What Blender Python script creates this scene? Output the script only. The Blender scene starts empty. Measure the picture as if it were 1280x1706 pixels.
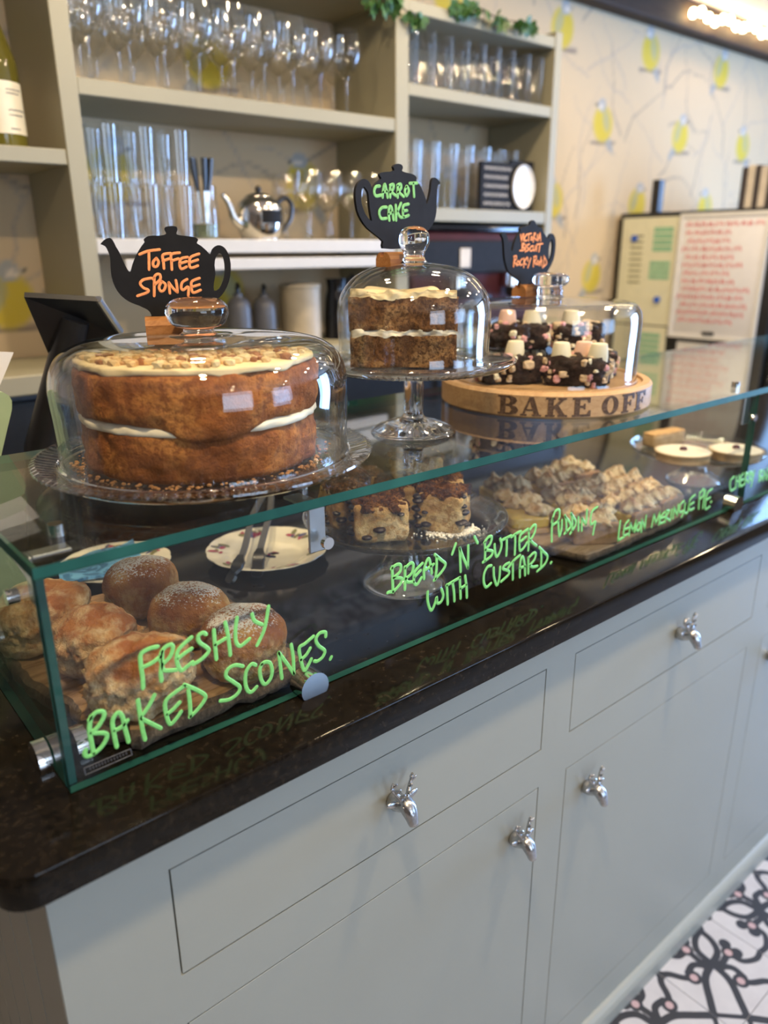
import bpy, bmesh, math, random
import numpy as np
from mathutils import Vector, Matrix, noise as mnoise

# ------------------------------------------------------------------ camera
scene = bpy.context.scene
COL = scene.collection
F_PX, YAW, PITCH, ROLL = 1270.0, 0.696178577, -0.329815867, -0.00715119589
CAM = np.array([0.0, -0.52, 1.308])
def _axes():
    cy, sy, cp, sp = math.cos(YAW), math.sin(YAW), math.cos(PITCH), math.sin(PITCH)
    right = np.array([cy, -sy, 0]); fwd = np.array([sy*cp, cy*cp, sp]); up = np.cross(right, fwd)
    c, s = math.cos(ROLL), math.sin(ROLL)
    return c*right + s*up, -s*right + c*up, fwd
R_, U_, W_ = _axes()
cam_d = bpy.data.cameras.new('camera'); cam = bpy.data.objects.new('camera', cam_d); COL.objects.link(cam)
cam_d.sensor_fit = 'VERTICAL'; cam_d.sensor_height = 36.0; cam_d.lens = F_PX/1706*36.0
cam_d.clip_start = 0.02
cam.matrix_world = Matrix(((R_[0], U_[0], -W_[0], CAM[0]), (R_[1], U_[1], -W_[1], CAM[1]), (R_[2], U_[2], -W_[2], CAM[2]), (0, 0, 0, 1)))
cam_d.dof.use_dof = True; cam_d.dof.focus_distance = 0.83; cam_d.dof.aperture_fstop = 3.1
scene.camera = cam

# ------------------------------------------------------------------ world, exposure
scene.view_settings.view_transform = 'Standard'; scene.view_settings.look = 'None'
scene.view_settings.gamma = 1.0; scene.view_settings.use_curve_mapping = False
scene.view_settings.exposure = 0.8
world = bpy.data.worlds.new('world'); scene.world = world; world.use_nodes = True
_bg = world.node_tree.nodes['Background']; _bg.inputs[0].default_value = (0.55, 0.72, 1.0, 1); _bg.inputs[1].default_value = 1.2
scene.cycles.transparent_max_bounces = 40
scene.cycles.max_bounces = 14; scene.cycles.transmission_bounces = 12; scene.cycles.glossy_bounces = 6
scene.cycles.sample_clamp_indirect = 14.0
scene.cycles.caustics_reflective = False; scene.cycles.caustics_refractive = False

# daylight coming in at the room's windows (the openings are built below)
def area(name, loc, rot, sx, sy, watts, col):
    d = bpy.data.lights.new(name, 'AREA'); d.shape = 'RECTANGLE'; d.size = sx; d.size_y = sy; d.energy = watts; d.color = col
    o = bpy.data.objects.new(name, d); COL.objects.link(o); o.location = loc; o.rotation_euler = rot
    return o
DAY = (0.66, 0.80, 1.0)
area('daylight_window_1', (0.2, -3.12, 1.45), (math.radians(90), 0, 0), 1.3, 1.2, 14, DAY)
area('daylight_window_2', (2.6, -3.12, 1.45), (math.radians(90), 0, 0), 1.3, 1.2, 20, (0.40, 0.62, 1.0))
area('daylight_window_3', (4.52, -.60, 1.09), (0, math.radians(90), 0), 1.85, .80, 85, (0.30, 0.53, 1.0))
WARM = (1.0, 0.76, 0.47)
DOWNLIGHTS = [(0.10, -0.34), (1.05, -0.34), (2.0, -0.34), (0.55, 0.62), (1.35, 0.62), (2.15, 0.55), (3.0, 0.3), (0.2, -1.8), (2.0, -1.8)]
DOWN_W = [7.6, 7.6, 5.4, 3.0, 3.0, 3.2, 4.2, 1.6, 1.6]

# ------------------------------------------------------------------ pixel -> world
def ray(x, y): return (x-640)/F_PX*R_ - (y-853)/F_PX*U_ + W_
def py(x, y, Y): d = ray(x, y); return CAM + d*((Y-CAM[1])/d[1])
def pz(x, y, Z): d = ray(x, y); return CAM + d*((Z-CAM[2])/d[2])
def px(x, y, X): d = ray(x, y); return CAM + d*((X-CAM[0])/d[0])
def pplane(x, y, P, n):
    d = ray(x, y); return CAM + d*(np.dot(np.array(P)-CAM, n)/np.dot(d, n))

rng = random.Random(7)
ZT = 0.881      # worktop of the counter
ZS = 1.086      # top of the glass shelf
YG = 0.0515     # front face of the glass guard
YB = 1.0        # front of the back shelves
YW = 1.24       # wallpapered wall

# ------------------------------------------------------------------ materials
MATS = {}
def lin(c):
    return tuple(((v/255.0)/12.92 if v/255.0 <= .04045 else ((v/255.0+.055)/1.055)**2.4) for v in c)
def new_mat(name):
    m = bpy.data.materials.new(name); m.use_nodes = True; nt = m.node_tree
    for n in list(nt.nodes): nt.nodes.remove(n)
    out = nt.nodes.new('ShaderNodeOutputMaterial'); MATS[name] = m
    return m, nt, out
def nd(nt, typ, **kw):
    n = nt.nodes.new(typ)
    for k, v in kw.items():
        if k.startswith('i_'): n.inputs[k[2:].replace('_', ' ')].default_value = v
        else: setattr(n, k, v)
    return n
def ramp(nt, fac, stops):
    r = nt.nodes.new('ShaderNodeValToRGB'); e = r.color_ramp.elements
    while len(e) < len(stops): e.new(0.5)
    for i, (p, c) in enumerate(stops):
        e[i].position = p; e[i].color = (*c, 1) if len(c) == 3 else c
    nt.links.new(fac, r.inputs[0]); return r.outputs[0]
def mathn(nt, op, a, b=None, clamp=False):
    n = nt.nodes.new('ShaderNodeMath'); n.operation = op; n.use_clamp = clamp
    for i, v in enumerate((a, b)):
        if v is None: continue
        if isinstance(v, (int, float)): n.inputs[i].default_value = v
        else: nt.links.new(v, n.inputs[i])
    return n.outputs[0]
def mixc(nt, fac, a, b):
    n = nt.nodes.new('ShaderNodeMix'); n.data_type = 'RGBA'
    for s, v in ((n.inputs[0], fac), (n.inputs[6], a), (n.inputs[7], b)):
        if isinstance(v, (int, float)): s.default_value = v
        elif isinstance(v, tuple): s.default_value = (*v, 1) if len(v) == 3 else v
        else: nt.links.new(v, s)
    return n.outputs[2]
def tex(nt, scale, detail=4, rough=.55, dist=0, kind='ShaderNodeTexNoise', vec=None, coord='Object', stretch=None):
    t = nt.nodes.new(kind)
    t.inputs['Scale'].default_value = scale
    if kind == 'ShaderNodeTexNoise':
        t.inputs['Detail'].default_value = detail; t.inputs['Roughness'].default_value = rough; t.inputs['Distortion'].default_value = dist
    c = nt.nodes.new('ShaderNodeTexCoord'); v = c.outputs[coord]
    if stretch:
        mp = nt.nodes.new('ShaderNodeMapping'); mp.inputs['Scale'].default_value = stretch; nt.links.new(v, mp.inputs[0]); v = mp.outputs[0]
    nt.links.new(v, t.inputs['Vector']); return t
def bsdf(nt, out, col, rough=.5, metal=0.0, spec=.5, bump=None, **kw):
    p = nt.nodes.new('ShaderNodeBsdfPrincipled')
    if isinstance(col, tuple): p.inputs['Base Color'].default_value = (*col, 1)
    else: nt.links.new(col, p.inputs['Base Color'])
    if isinstance(rough, (int, float)): p.inputs['Roughness'].default_value = rough
    else: nt.links.new(rough, p.inputs['Roughness'])
    p.inputs['Metallic'].default_value = metal; p.inputs['Specular IOR Level'].default_value = spec
    for k, v in kw.items(): p.inputs[k.replace('_', ' ')].default_value = v
    if bump:
        b = nt.nodes.new('ShaderNodeBump'); b.inputs['Strength'].default_value = bump[1]; b.inputs['Distance'].default_value = bump[2]
        nt.links.new(bump[0], b.inputs['Height']); nt.links.new(b.outputs[0], p.inputs['Normal'])
    nt.links.new(p.outputs[0], out.inputs[0]); return p
def plain(name, col, rough=.5, metal=0.0, var=0.12, scale=30.0, spec=.5, bump=0.0, **kw):
    m, nt, out = new_mat(name)
    t = tex(nt, scale)
    c = ramp(nt, t.outputs[0], [(0.3, tuple(v*(1-var) for v in col)), (0.7, tuple(min(1, v*(1+var)) for v in col))])
    bsdf(nt, out, c, rough, metal, spec, (t.outputs[0], bump, 0.002) if bump else None, **kw)
    return m

def glass_thin(name, tint, edge=(0.72, 0.76, 0.74), base=0.035, gain=0.9, power=4.0, rough=0.015):
    m, nt, out = new_mat(name)
    lw = nt.nodes.new('ShaderNodeLayerWeight'); lw.inputs[0].default_value = 0.5
    f = lw.outputs['Facing']
    r = mathn(nt, 'ADD', mathn(nt, 'MULTIPLY', mathn(nt, 'POWER', f, power), gain), base, True)
    tc = mixc(nt, mathn(nt, 'POWER', f, 3.0), tint, edge)
    tr = nt.nodes.new('ShaderNodeBsdfTransparent'); nt.links.new(tc, tr.inputs[0])
    gl = nt.nodes.new('ShaderNodeBsdfGlossy'); gl.inputs['Roughness'].default_value = rough; gl.inputs[0].default_value = (1, 1, 1, 1)
    mx = nt.nodes.new('ShaderNodeMixShader'); nt.links.new(r, mx.inputs[0]); nt.links.new(tr.outputs[0], mx.inputs[1]); nt.links.new(gl.outputs[0], mx.inputs[2])
    nt.links.new(mx.outputs[0], out.inputs[0]); return m
glass_thin('dome_glass', (0.985, 0.988, 0.98), edge=(0.62, 0.62, 0.58))
glass_thin('ware_glass', (0.97, 0.972, 0.965), edge=(0.60, 0.60, 0.55), base=0.06, gain=1.0, power=3.0)
glass_thin('sheet_glass', (0.978, 0.988, 0.982), edge=(0.82, 0.88, 0.85), base=0.022, gain=0.95, power=4.8)
glass_thin('window_glass', (0.97, 0.98, 0.98), edge=(0.9, 0.92, 0.92))
def glass_solid(name, col, rough=0.0):
    m, nt, out = new_mat(name)
    bsdf(nt, out, col, rough, Transmission_Weight=1.0, IOR=1.46)
    return m
glass_solid('solid_glass', (0.98, 0.98, 0.97))
m, nt, out = new_mat('glass_edge')
t = tex(nt, 9.0, 3); c = ramp(nt, t.outputs[0], [(0.3, (0.010, 0.060, 0.050)), (0.7, (0.028, 0.125, 0.100))])
bsdf(nt, out, c, 0.5, spec=0.10)
plain('green_pen', (0.24, 0.68, 0.18), 0.45, var=0.10, scale=260)
plain('dot_pen', (0.75, 0.85, 0.72), 0.45, var=0.06, scale=260)
plain('orange_chalk', (0.95, 0.34, 0.12), 0.7, var=0.15, scale=300)
plain('green_chalk', (0.20, 0.50, 0.16), 0.7, var=0.25, scale=260)
plain('red_pen', (0.70, 0.09, 0.12), 0.6)
plain('white_chalk', (0.72, 0.70, 0.68), 0.7)
plain('chrome', (0.75, 0.74, 0.72), 0.10, 1.0, var=0.03)
plain('brushed_steel', (0.60, 0.63, 0.66), 0.28, 1.0, var=0.05, scale=80)
plain('pewter', (0.50, 0.50, 0.50), 0.27, 1.0, var=0.25, scale=160, bump=0.25)
plain('silver_plate', (0.72, 0.69, 0.64), 0.14, 1.0, var=0.06)
plain('black_board', (0.007, 0.007, 0.0085), 0.7, var=0.3, scale=45, spec=0.25)
plain('black_plastic', (0.012, 0.012, 0.013), 0.32, var=0.2)
plain('black_gloss', (0.008, 0.008, 0.009), 0.12, var=0.2)
plain('maroon', (0.045, 0.008, 0.010), 0.65, var=0.2, spec=0.2)
plain('cabinet_paint', lin((156, 157, 146)), 0.42, var=0.025, scale=3.0, spec=0.45)
plain('shelf_paint', lin((158, 153, 130)), 0.5, var=0.03, scale=5.0)
plain('shelf_white', (0.60, 0.59, 0.56), 0.45, var=0.03)
plain('white_paint', (0.80, 0.79, 0.76), 0.45, var=0.03)
plain('gap_dark', (0.03, 0.03, 0.028), 0.8)
plain('plaster', lin((226, 208, 190)), 0.85, var=0.03, scale=6)
plain('wall_paint', lin((128, 108, 88)), 0.85, var=0.03, scale=6)
plain('paper', (0.80, 0.78, 0.74), 0.7, var=0.03)
plain('cream_paper', (0.74, 0.72, 0.52), 0.7, var=0.04)
plain('green_print', (0.28, 0.52, 0.33), 0.7, var=0.12, scale=60)
plain('blue_magnet', (0.03, 0.12, 0.55), 0.4)
plain('whiteboard_face', (0.80, 0.79, 0.80), 0.25, var=0.02)
plain('sage_plastic', lin((160, 180, 140)), 0.5, var=0.05)
plain('china', (0.82, 0.77, 0.62), 0.12, var=0.03)
plain('china_white', (0.80, 0.80, 0.80), 0.15, var=0.03)
plain('rose_print', (0.42, 0.08, 0.13), 0.2, var=0.4, scale=300)
plain('leaf_print', (0.22, 0.21, 0.10), 0.2, var=0.4, scale=300)
plain('blue_print', (0.10, 0.10, 0.20), 0.2, var=0.4, scale=300)
plain('gold_print', (0.45, 0.30, 0.08), 0.25, var=0.2)
plain('ivy_leaf', (0.05, 0.13, 0.03), 0.45, var=0.45, scale=40)
plain('stem_brown', (0.10, 0.07, 0.04), 0.7)
plain('amber_bottle', (0.15, 0.13, 0.02), 0.06, var=0.25, scale=8, Transmission_Weight=0.25)
plain('bottle_label', (0.80, 0.73, 0.55), 0.6, var=0.04)
plain('grey_plastic', (0.11, 0.11, 0.12), 0.4)
plain('beige_ceramic', (0.42, 0.36, 0.26), 0.5)
plain('green_water', (0.30, 0.38, 0.26), 0.08, var=0.1, Transmission_Weight=0.6)
plain('book_dark', (0.05, 0.04, 0.04), 0.6)
plain('book_cream', (0.62, 0.55, 0.45), 0.6)
plain('book_lilac', (0.28, 0.25, 0.42), 0.6)
plain('red_card', (0.45, 0.04, 0.05), 0.5)
plain('icing', (0.80, 0.66, 0.38), 0.55, var=0.06, scale=60, bump=0.3)
plain('cream_filling', (0.88, 0.80, 0.60), 0.5, var=0.05, scale=60, bump=0.3)
plain('fudge', (0.62, 0.36, 0.14), 0.5, var=0.25, scale=70)
plain('fudge_pale', (0.74, 0.52, 0.24), 0.5, var=0.15, scale=70)
plain('caramel', (0.36, 0.14, 0.035), 0.3, var=0.25, scale=70)
plain('marshmallow_white', (0.84, 0.78, 0.58), 0.6, var=0.03, scale=60)
plain('marshmallow_pink', (0.80, 0.54, 0.44), 0.6, var=0.04, scale=60)
plain('pink_bit', (0.66, 0.34, 0.34), 0.5, var=0.2, scale=200)
plain('biscuit_bit', (0.60, 0.45, 0.28), 0.6, var=0.25, scale=200)
plain('raisin', (0.022, 0.012, 0.014), 0.35, var=0.4, scale=150)
plain('cherry', (0.07, 0.01, 0.02), 0.25)
plain('fondant', (0.84, 0.78, 0.66), 0.45, var=0.03)
plain('tart_crust', (0.52, 0.35, 0.18), 0.7, var=0.15, scale=60)
plain('lemon_curd', (0.66, 0.47, 0.11), 0.22, var=0.12, scale=40, Subsurface_Weight=0.1)
plain('pie_crust', (0.36, 0.21, 0.10), 0.75, var=0.2, scale=120, bump=0.3)
plain('crumb', (0.50, 0.25, 0.09), 0.8, var=0.3, scale=200)
plain('string_wire', (0.03, 0.025, 0.02), 0.6)
plain('sugar', (0.86, 0.84, 0.78), 0.7, var=0.08, scale=300)
m, nt, out = new_mat('bulb_glow')
e = nt.nodes.new('ShaderNodeEmission'); e.inputs[0].default_value = (1, 0.74, 0.38, 1); e.inputs[1].default_value = 22; nt.links.new(e.outputs[0], out.inputs[0])
m, nt, out = new_mat('lamp_glow')
e = nt.nodes.new('ShaderNodeEmission'); e.inputs[0].default_value = (1, 0.82, 0.58, 1); e.inputs[1].default_value = 25; nt.links.new(e.outputs[0], out.inputs[0])

# polished dark stone
m, nt, out = new_mat('granite')
t1 = tex(nt, 140, 3); t2 = tex(nt, 9, 5, .6); v = tex(nt, 420, kind='ShaderNodeTexVoronoi')
c1 = ramp(nt, t1.outputs[0], [(0.35, (0.004, 0.0035, 0.003)), (0.62, (0.012, 0.009, 0.006)), (0.8, (0.040, 0.030, 0.020))])
c2 = mixc(nt, ramp(nt, t2.outputs[0], [(0.35, (0, 0, 0)), (0.75, (0.6, 0.6, 0.6))]), c1, (0.011, 0.008, 0.004))
bsdf(nt, out, c2, 0.09, spec=0.22)
# timber
def wood(name, a, b, c, rough=.6, scale=1.0, stretch=(1.2, 9, 9), bumps=.25):
    m, nt, out = new_mat(name)
    t = tex(nt, 14*scale, 6, .62, 1.2, stretch=stretch); t2 = tex(nt, 90*scale, 3, .6, 0, stretch=stretch); t3 = tex(nt, 5*scale, 3)
    col = ramp(nt, t.outputs[0], [(0.28, a), (0.5, b), (0.74, c)])
    col = mixc(nt, mathn(nt, 'MULTIPLY', t2.outputs[0], 0.45), col, a)
    col = mixc(nt, ramp(nt, t3.outputs[0], [(0.45, (0, 0, 0)), (0.8, (0.5, 0.5, 0.5))]), col, a)
    bsdf(nt, out, col, rough, spec=.35, bump=(t2.outputs[0], bumps, 0.001)); return m
wood('wood_block', (0.26, 0.10, 0.03), (0.42, 0.19, 0.06), (0.52, 0.26, 0.10))
wood('wood_base', (0.38, 0.22, 0.10), (0.52, 0.33, 0.16), (0.60, 0.41, 0.22), .5)
wood('wood_engraved', (0.035, 0.018, 0.010), (0.11, 0.062, 0.036), (0.27, 0.18, 0.12), .6, 2.0)
wood('wood_slab', (0.16, 0.085, 0.038), (0.40, 0.24, 0.12), (0.56, 0.38, 0.21), .55)
wood('wood_bark', (0.05, 0.035, 0.02), (0.13, 0.09, 0.06), (0.26, 0.19, 0.12), .9, 2.0, (6, 6, 3), .8)
wood('wood_grey', (0.15, 0.105, 0.07), (0.30, 0.22, 0.15), (0.42, 0.33, 0.24), .7)
wood('wood_beam', (0.020, 0.011, 0.005), (0.05, 0.027, 0.012), (0.09, 0.05, 0.022), .7, .6)
# cakes
def sponge(name, a, b, c, pore, scale=1.0, rough=.75):
    m, nt, out = new_mat(name)
    t = tex(nt, 22*scale, 6, .6); t2 = tex(nt, 160*scale, 5, .7); t3 = tex(nt, 60*scale, 3)
    col = ramp(nt, t.outputs[0], [(0.36, a), (0.5, b), (0.64, c)])
    col = mixc(nt, ramp(nt, t2.outputs[0], [(0.42, (.9, .9, .9)), (0.54, (0, 0, 0))]), col, pore)
    col = mixc(nt, ramp(nt, t3.outputs[0], [(0.6, (0, 0, 0)), (0.75, (.5, .5, .5))]), col, c)
    bsdf(nt, out, col, rough, spec=.3, bump=(t2.outputs[0], 1.0, 0.004)); return m
sponge('toffee_sponge', (0.14, 0.038, 0.008), (0.31, 0.100, 0.020), (0.50, 0.205, 0.048), (0.22, 0.068, 0.014), .8)
sponge('carrot_sponge', (0.12, 0.048, 0.013), (0.25, 0.115, 0.036), (0.44, 0.25, 0.10), (0.085, 0.034, 0.010), 1.5)
sponge('pudding_bread', (0.34, 0.16, 0.045), (0.62, 0.42, 0.17), (0.74, 0.56, 0.30), (0.40, 0.22, 0.075), .8)
sponge('pudding_top', (0.025, 0.009, 0.004), (0.15, 0.052, 0.012), (0.36, 0.15, 0.035), (0.04, 0.015, 0.006), 2.0, .22)
sponge('chocolate', (0.016, 0.007, 0.005), (0.032, 0.014, 0.009), (0.065, 0.030, 0.020), (0.012, 0.006, 0.004), 2.0, .38)
def baked(name, side, side2, top, topdark, z0, z1, sugar=0.0, rough=.6):
    # crust colour: pale risen sides, browned top; dusting sits on what faces up
    m, nt, out = new_mat(name)
    co = nt.nodes.new('ShaderNodeTexCoord'); sp = nt.nodes.new('ShaderNodeSeparateXYZ'); nt.links.new(co.outputs['Object'], sp.inputs[0])
    n1 = tex(nt, 38, 5, .6); n2 = tex(nt, 130, 5, .7); n3 = tex(nt, 22, 3)
    h = nt.nodes.new('ShaderNodeMapRange'); h.inputs[1].default_value = z0; h.inputs[2].default_value = z1; nt.links.new(sp.outputs[2], h.inputs[0])
    f = mathn(nt, 'ADD', h.outputs[0], mathn(nt, 'MULTIPLY', mathn(nt, 'SUBTRACT', n1.outputs[0], 0.5), 4.6), True)
    sc = ramp(nt, n2.outputs[0], [(0.35, side2), (0.6, side)])
    tc = ramp(nt, n3.outputs[0], [(0.35, topdark), (0.65, top)])
    col = mixc(nt, f, sc, tc)
    if sugar:
        g = nt.nodes.new('ShaderNodeNewGeometry'); sg = nt.nodes.new('ShaderNodeSeparateXYZ'); nt.links.new(g.outputs['Normal'], sg.inputs[0])
        dust = tex(nt, 420, 2, .6); big = tex(nt, 18, 2)
        a = mathn(nt, 'MULTIPLY', mathn(nt, 'SUBTRACT', sg.outputs[2], 0.45), 1.9, True)
        thr = mathn(nt, 'SUBTRACT', 0.74, mathn(nt, 'MULTIPLY', mathn(nt, 'MULTIPLY', a, mathn(nt, 'ADD', mathn(nt, 'MULTIPLY', mathn(nt, 'SUBTRACT', big.outputs[0], 0.5), 2.6), 0.84)), 0.40))
        s = mathn(nt, 'MULTIPLY', mathn(nt, 'SUBTRACT', dust.outputs[0], thr), 14.0*sugar, True)
        col = mixc(nt, s, col, (0.82, 0.80, 0.76))
    bsdf(nt, out, col, rough, spec=.4, bump=(n2.outputs[0], 1.0, 0.007)); return m
baked('scone_crust', (0.86, 0.68, 0.40), (0.66, 0.43, 0.19), (0.62, 0.28, 0.075), (0.40, 0.13, 0.030), 0.022, 0.070, rough=.5)
baked('bun_crust', (0.78, 0.58, 0.28), (0.62, 0.38, 0.13), (0.52, 0.22, 0.045), (0.29, 0.088, 0.015), 0.012, 0.044, sugar=1.0, rough=.34)
baked('meringue', (0.88, 0.74, 0.48), (0.80, 0.60, 0.32), (0.72, 0.44, 0.18), (0.52, 0.26, 0.08), 0.030, 0.064, rough=.6)
# patterned prints that were computed on a grid
def attr_pattern(name, rough=.35):
    m, nt, out = new_mat(name)
    a = nt.nodes.new('ShaderNodeAttribute'); a.attribute_name = 'sdf'; b = nt.nodes.new('ShaderNodeAttribute'); b.attribute_name = 'pink'
    n = tex(nt, 12, 4, .6, coord='Object')
    white = ramp(nt, n.outputs[0], [(0.3, (0.50, 0.48, 0.48)), (0.7, (0.60, 0.58, 0.57))])
    k = ramp(nt, a.outputs['Fac'], [(0.490, (0.022, 0.022, 0.025)), (0.510, (1, 1, 1))])
    inv = nt.nodes.new('ShaderNodeRGBToBW'); nt.links.new(k, inv.inputs[0])
    c = mixc(nt, inv.outputs[0], (0.024, 0.024, 0.028), white)
    pk = ramp(nt, b.outputs['Fac'], [(0.490, (1, 1, 1)), (0.510, (0, 0, 0))]); ib = nt.nodes.new('ShaderNodeRGBToBW'); nt.links.new(pk, ib.inputs[0])
    c = mixc(nt, ib.outputs[0], c, (0.52, 0.36, 0.36))
    bsdf(nt, out, c, rough, spec=.45); return m
attr_pattern('tile_print')
plain('grout', (0.38, 0.36, 0.34), 0.9)
m, nt, out = new_mat('wallpaper')
a = nt.nodes.new('ShaderNodeAttribute'); a.attribute_name = 'Col'
n = tex(nt, 60, 3); c = mixc(nt, mathn(nt, 'MULTIPLY', n.outputs[0], .12), a.outputs['Color'], (0.5, 0.42, 0.32))
bsdf(nt, out, c, 0.8, spec=.2)

# ------------------------------------------------------------------ mesh helpers
class MB:
    def __init__(s): s.v = []; s.f = []; s.mi = []
    def add(s, V, F, mi=0):
        o = len(s.v); s.v.extend([tuple(map(float, p)) for p in V]); s.f.extend([tuple(i+o for i in f) for f in F]); s.mi.extend([mi]*len(F)); return s
def lathe(prof, seg=48, cx=0, cy=0, z0=0, closed=False):
    n = len(prof); V = []; F = []
    for r, z in prof:
        for k in range(seg):
            a = 2*math.pi*k/seg; V.append((cx+max(r, 1e-5)*math.cos(a), cy+max(r, 1e-5)*math.sin(a), z0+z))
    for i in range(n if closed else n-1):
        j = (i+1) % n
        for k in range(seg):
            l = (k+1) % seg; F.append((i*seg+k, i*seg+l, j*seg+l, j*seg+k))
    return V, F
def smooth_prof(pts, n=6):
    P = [np.array(p, float) for p in pts]; out = []
    for i in range(len(P)-1):
        p0 = P[max(i-1, 0)]; p1 = P[i]; p2 = P[i+1]; p3 = P[min(i+2, len(P)-1)]
        for k in range(n):
            t = k/n; out.append(tuple(.5*((2*p1)+(-p0+p2)*t+(2*p0-5*p1+4*p2-p3)*t*t+(-p0+3*p1-3*p2+p3)*t**3)))
    out.append(tuple(P[-1])); return out
def tube(path, rad, seg=10, cap=True):
    P = [np.array(p, float) for p in path]; n = len(P); rad = [rad]*n if isinstance(rad, (int, float)) else rad
    V = []; F = []; up = np.array([0, 0, 1.0]); prev = None
    for i in range(n):
        t = P[min(i+1, n-1)]-P[max(i-1, 0)]; t = t/(np.linalg.norm(t)+1e-12)
        if prev is None:
            a = np.cross(t, up if abs(t[2]) < .9 else np.array([1.0, 0, 0]))
        else: a = prev-t*np.dot(prev, t)
        a /= np.linalg.norm(a)+1e-12; prev = a; b = np.cross(t, a)
        for k in range(seg):
            q = 2*math.pi*k/seg; V.append(P[i]+rad[i]*(math.cos(q)*a+math.sin(q)*b))
    for i in range(n-1):
        for k in range(seg):
            l = (k+1) % seg; F.append((i*seg+k, i*seg+l, (i+1)*seg+l, (i+1)*seg+k))
    if cap:
        F.append(tuple(range(seg-1, -1, -1))); F.append(tuple((n-1)*seg+k for k in range(seg)))
    return V, F
def box(x0, x1, y0, y1, z0, z1):
    V = [(x, y, z) for z in (z0, z1) for y in (y0, y1) for x in (x0, x1)]
    return V, [(0, 2, 3, 1), (4, 5, 7, 6), (0, 1, 5, 4), (2, 6, 7, 3), (0, 4, 6, 2), (1, 3, 7, 5)]
def bbox_bev(x0, x1, y0, y1, z0, z1, b=.002, seg=2):
    bm = bmesh.new(); V, F = box(x0, x1, y0, y1, z0, z1); vs = [bm.verts.new(p) for p in V]
    for f in F: bm.faces.new([vs[i] for i in f])
    bmesh.ops.bevel(bm, geom=list(bm.edges), offset=b, segments=seg, affect='EDGES', profile=.5)
    bm.normal_update(); bm.verts.index_update()
    V = [tuple(v.co) for v in bm.verts]; F = [tuple(v.index for v in f.verts) for f in bm.faces]; bm.free(); return V, F
def extrude_poly(outer, holes, to3d, n, th):
    """polygon (2D) with holes -> solid; to3d maps a 2D point to the front face; th is thickness along -n"""
    bm = bmesh.new(); loops = []
    for L in [outer]+holes:
        vs = [bm.verts.new((p[0], p[1], 0)) for p in L]; loops.append(vs)
        for i in range(len(vs)): bm.edges.new((vs[i], vs[(i+1) % len(vs)]))
    bmesh.ops.triangle_fill(bm, use_beauty=True, use_dissolve=False, edges=list(bm.edges)); bm.verts.index_update()
    flat = [tuple(v.co)[:2] for v in bm.verts]; tris = [tuple(v.index for v in f.verts) for f in bm.faces]
    idx = [[v.index for v in L] for L in loops]; bm.free()
    N = len(flat); n = np.array(n, float); fr = [np.array(to3d(*p)) for p in flat]
    V = fr+[p-n*th for p in fr]; F = list(tris)+[tuple(N+i for i in reversed(t)) for t in tris]
    for L in idx:
        for i in range(len(L)):
            a, b = L[i], L[(i+1) % len(L)]; F.append((a, b, N+b, N+a))
    return V, F
def catmull(P, n=5):
    if len(P) < 3:
        P = [np.array(p, float) for p in P]; return [P[0]+(P[1]-P[0])*k/4 for k in range(5)]
    return [np.array(p) for p in smooth_prof(P, n)]
def stroke(P, nrm, r, th=.0005):
    """a flat pen stroke with round ends lying on a surface with normal nrm"""
    nrm = np.array(nrm, float); P = [np.array(p, float) for p in P]
    t0 = P[0]-P[1]; t0 /= np.linalg.norm(t0)+1e-12; t1 = P[-1]-P[-2]; t1 /= np.linalg.norm(t1)+1e-12
    Q = [P[0]+t0*r*.95, P[0]+t0*r*.6]+P+[P[-1]+t1*r*.6, P[-1]+t1*r*.95]
    W = [r*.3, r*.8]+[r]*len(P)+[r*.8, r*.3]; V = []; F = []; n = len(Q)
    for i in range(n):
        t = Q[min(i+1, n-1)]-Q[max(i-1, 0)]; t /= np.linalg.norm(t)+1e-12; s = np.cross(nrm, t); s /= np.linalg.norm(s)+1e-12
        w = W[i]
        V += [Q[i]-s*w, Q[i]-s*w*.6+nrm*th, Q[i]+s*w*.6+nrm*th, Q[i]+s*w]
    for i in range(n-1):
        for k in range(3): F.append((i*4+k, i*4+k+1, i*4+k+5, i*4+k+4))
        F.append((i*4+3, i*4, i*4+4, i*4+7))
    F.append((0, 3, 2, 1)); F.append(tuple((n-1)*4+k for k in (0, 1, 2, 3)))
    return V, F
_ICO = {}
def ico(sub):
    if sub not in _ICO:
        bm = bmesh.new(); bmesh.ops.create_icosphere(bm, subdivisions=sub, radius=1.0); bm.verts.index_update()
        _ICO[sub] = (np.array([tuple(v.co) for v in bm.verts]), [tuple(v.index for v in f.verts) for f in bm.faces]); bm.free()
    return _ICO[sub]
def fnoise(p, s, seed, octv=4):
    return mnoise.fractal(Vector((p[0]*s+seed*7.3, p[1]*s+seed*3.1, p[2]*s-seed*5.7)), 1.0, 2.0, octv)
def lump(size, n=3.0, nz=None, sub=4, amp=.004, freq=35.0, seed=0, octv=4, rnd=True, extra=None):
    """superquadric blob, half-sizes size, roughened; sits centred on the origin"""
    D, F = ico(sub); D = D.copy(); out = []
    for d in D:
        if rnd:
            h = math.hypot(d[0], d[1]); q = (h**n+abs(d[2])**n)**(1/n)
        else: q = (abs(d[0])**n+abs(d[1])**n+abs(d[2])**n)**(1/n)
        p = np.array([d[0]/q*size[0], d[1]/q*size[1], d[2]/q*size[2]])
        k = fnoise(p, freq, seed, octv)*amp
        p = p+d*k
        if extra: p = extra(p, d)
        out.append(p)
    return out, F
def rotz(V, a, c=(0, 0, 0)):
    ca, sa = math.cos(a), math.sin(a); return [(c[0]+p[0]*ca-p[1]*sa, c[1]+p[0]*sa+p[1]*ca, c[2]+p[2]) for p in V]
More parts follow.
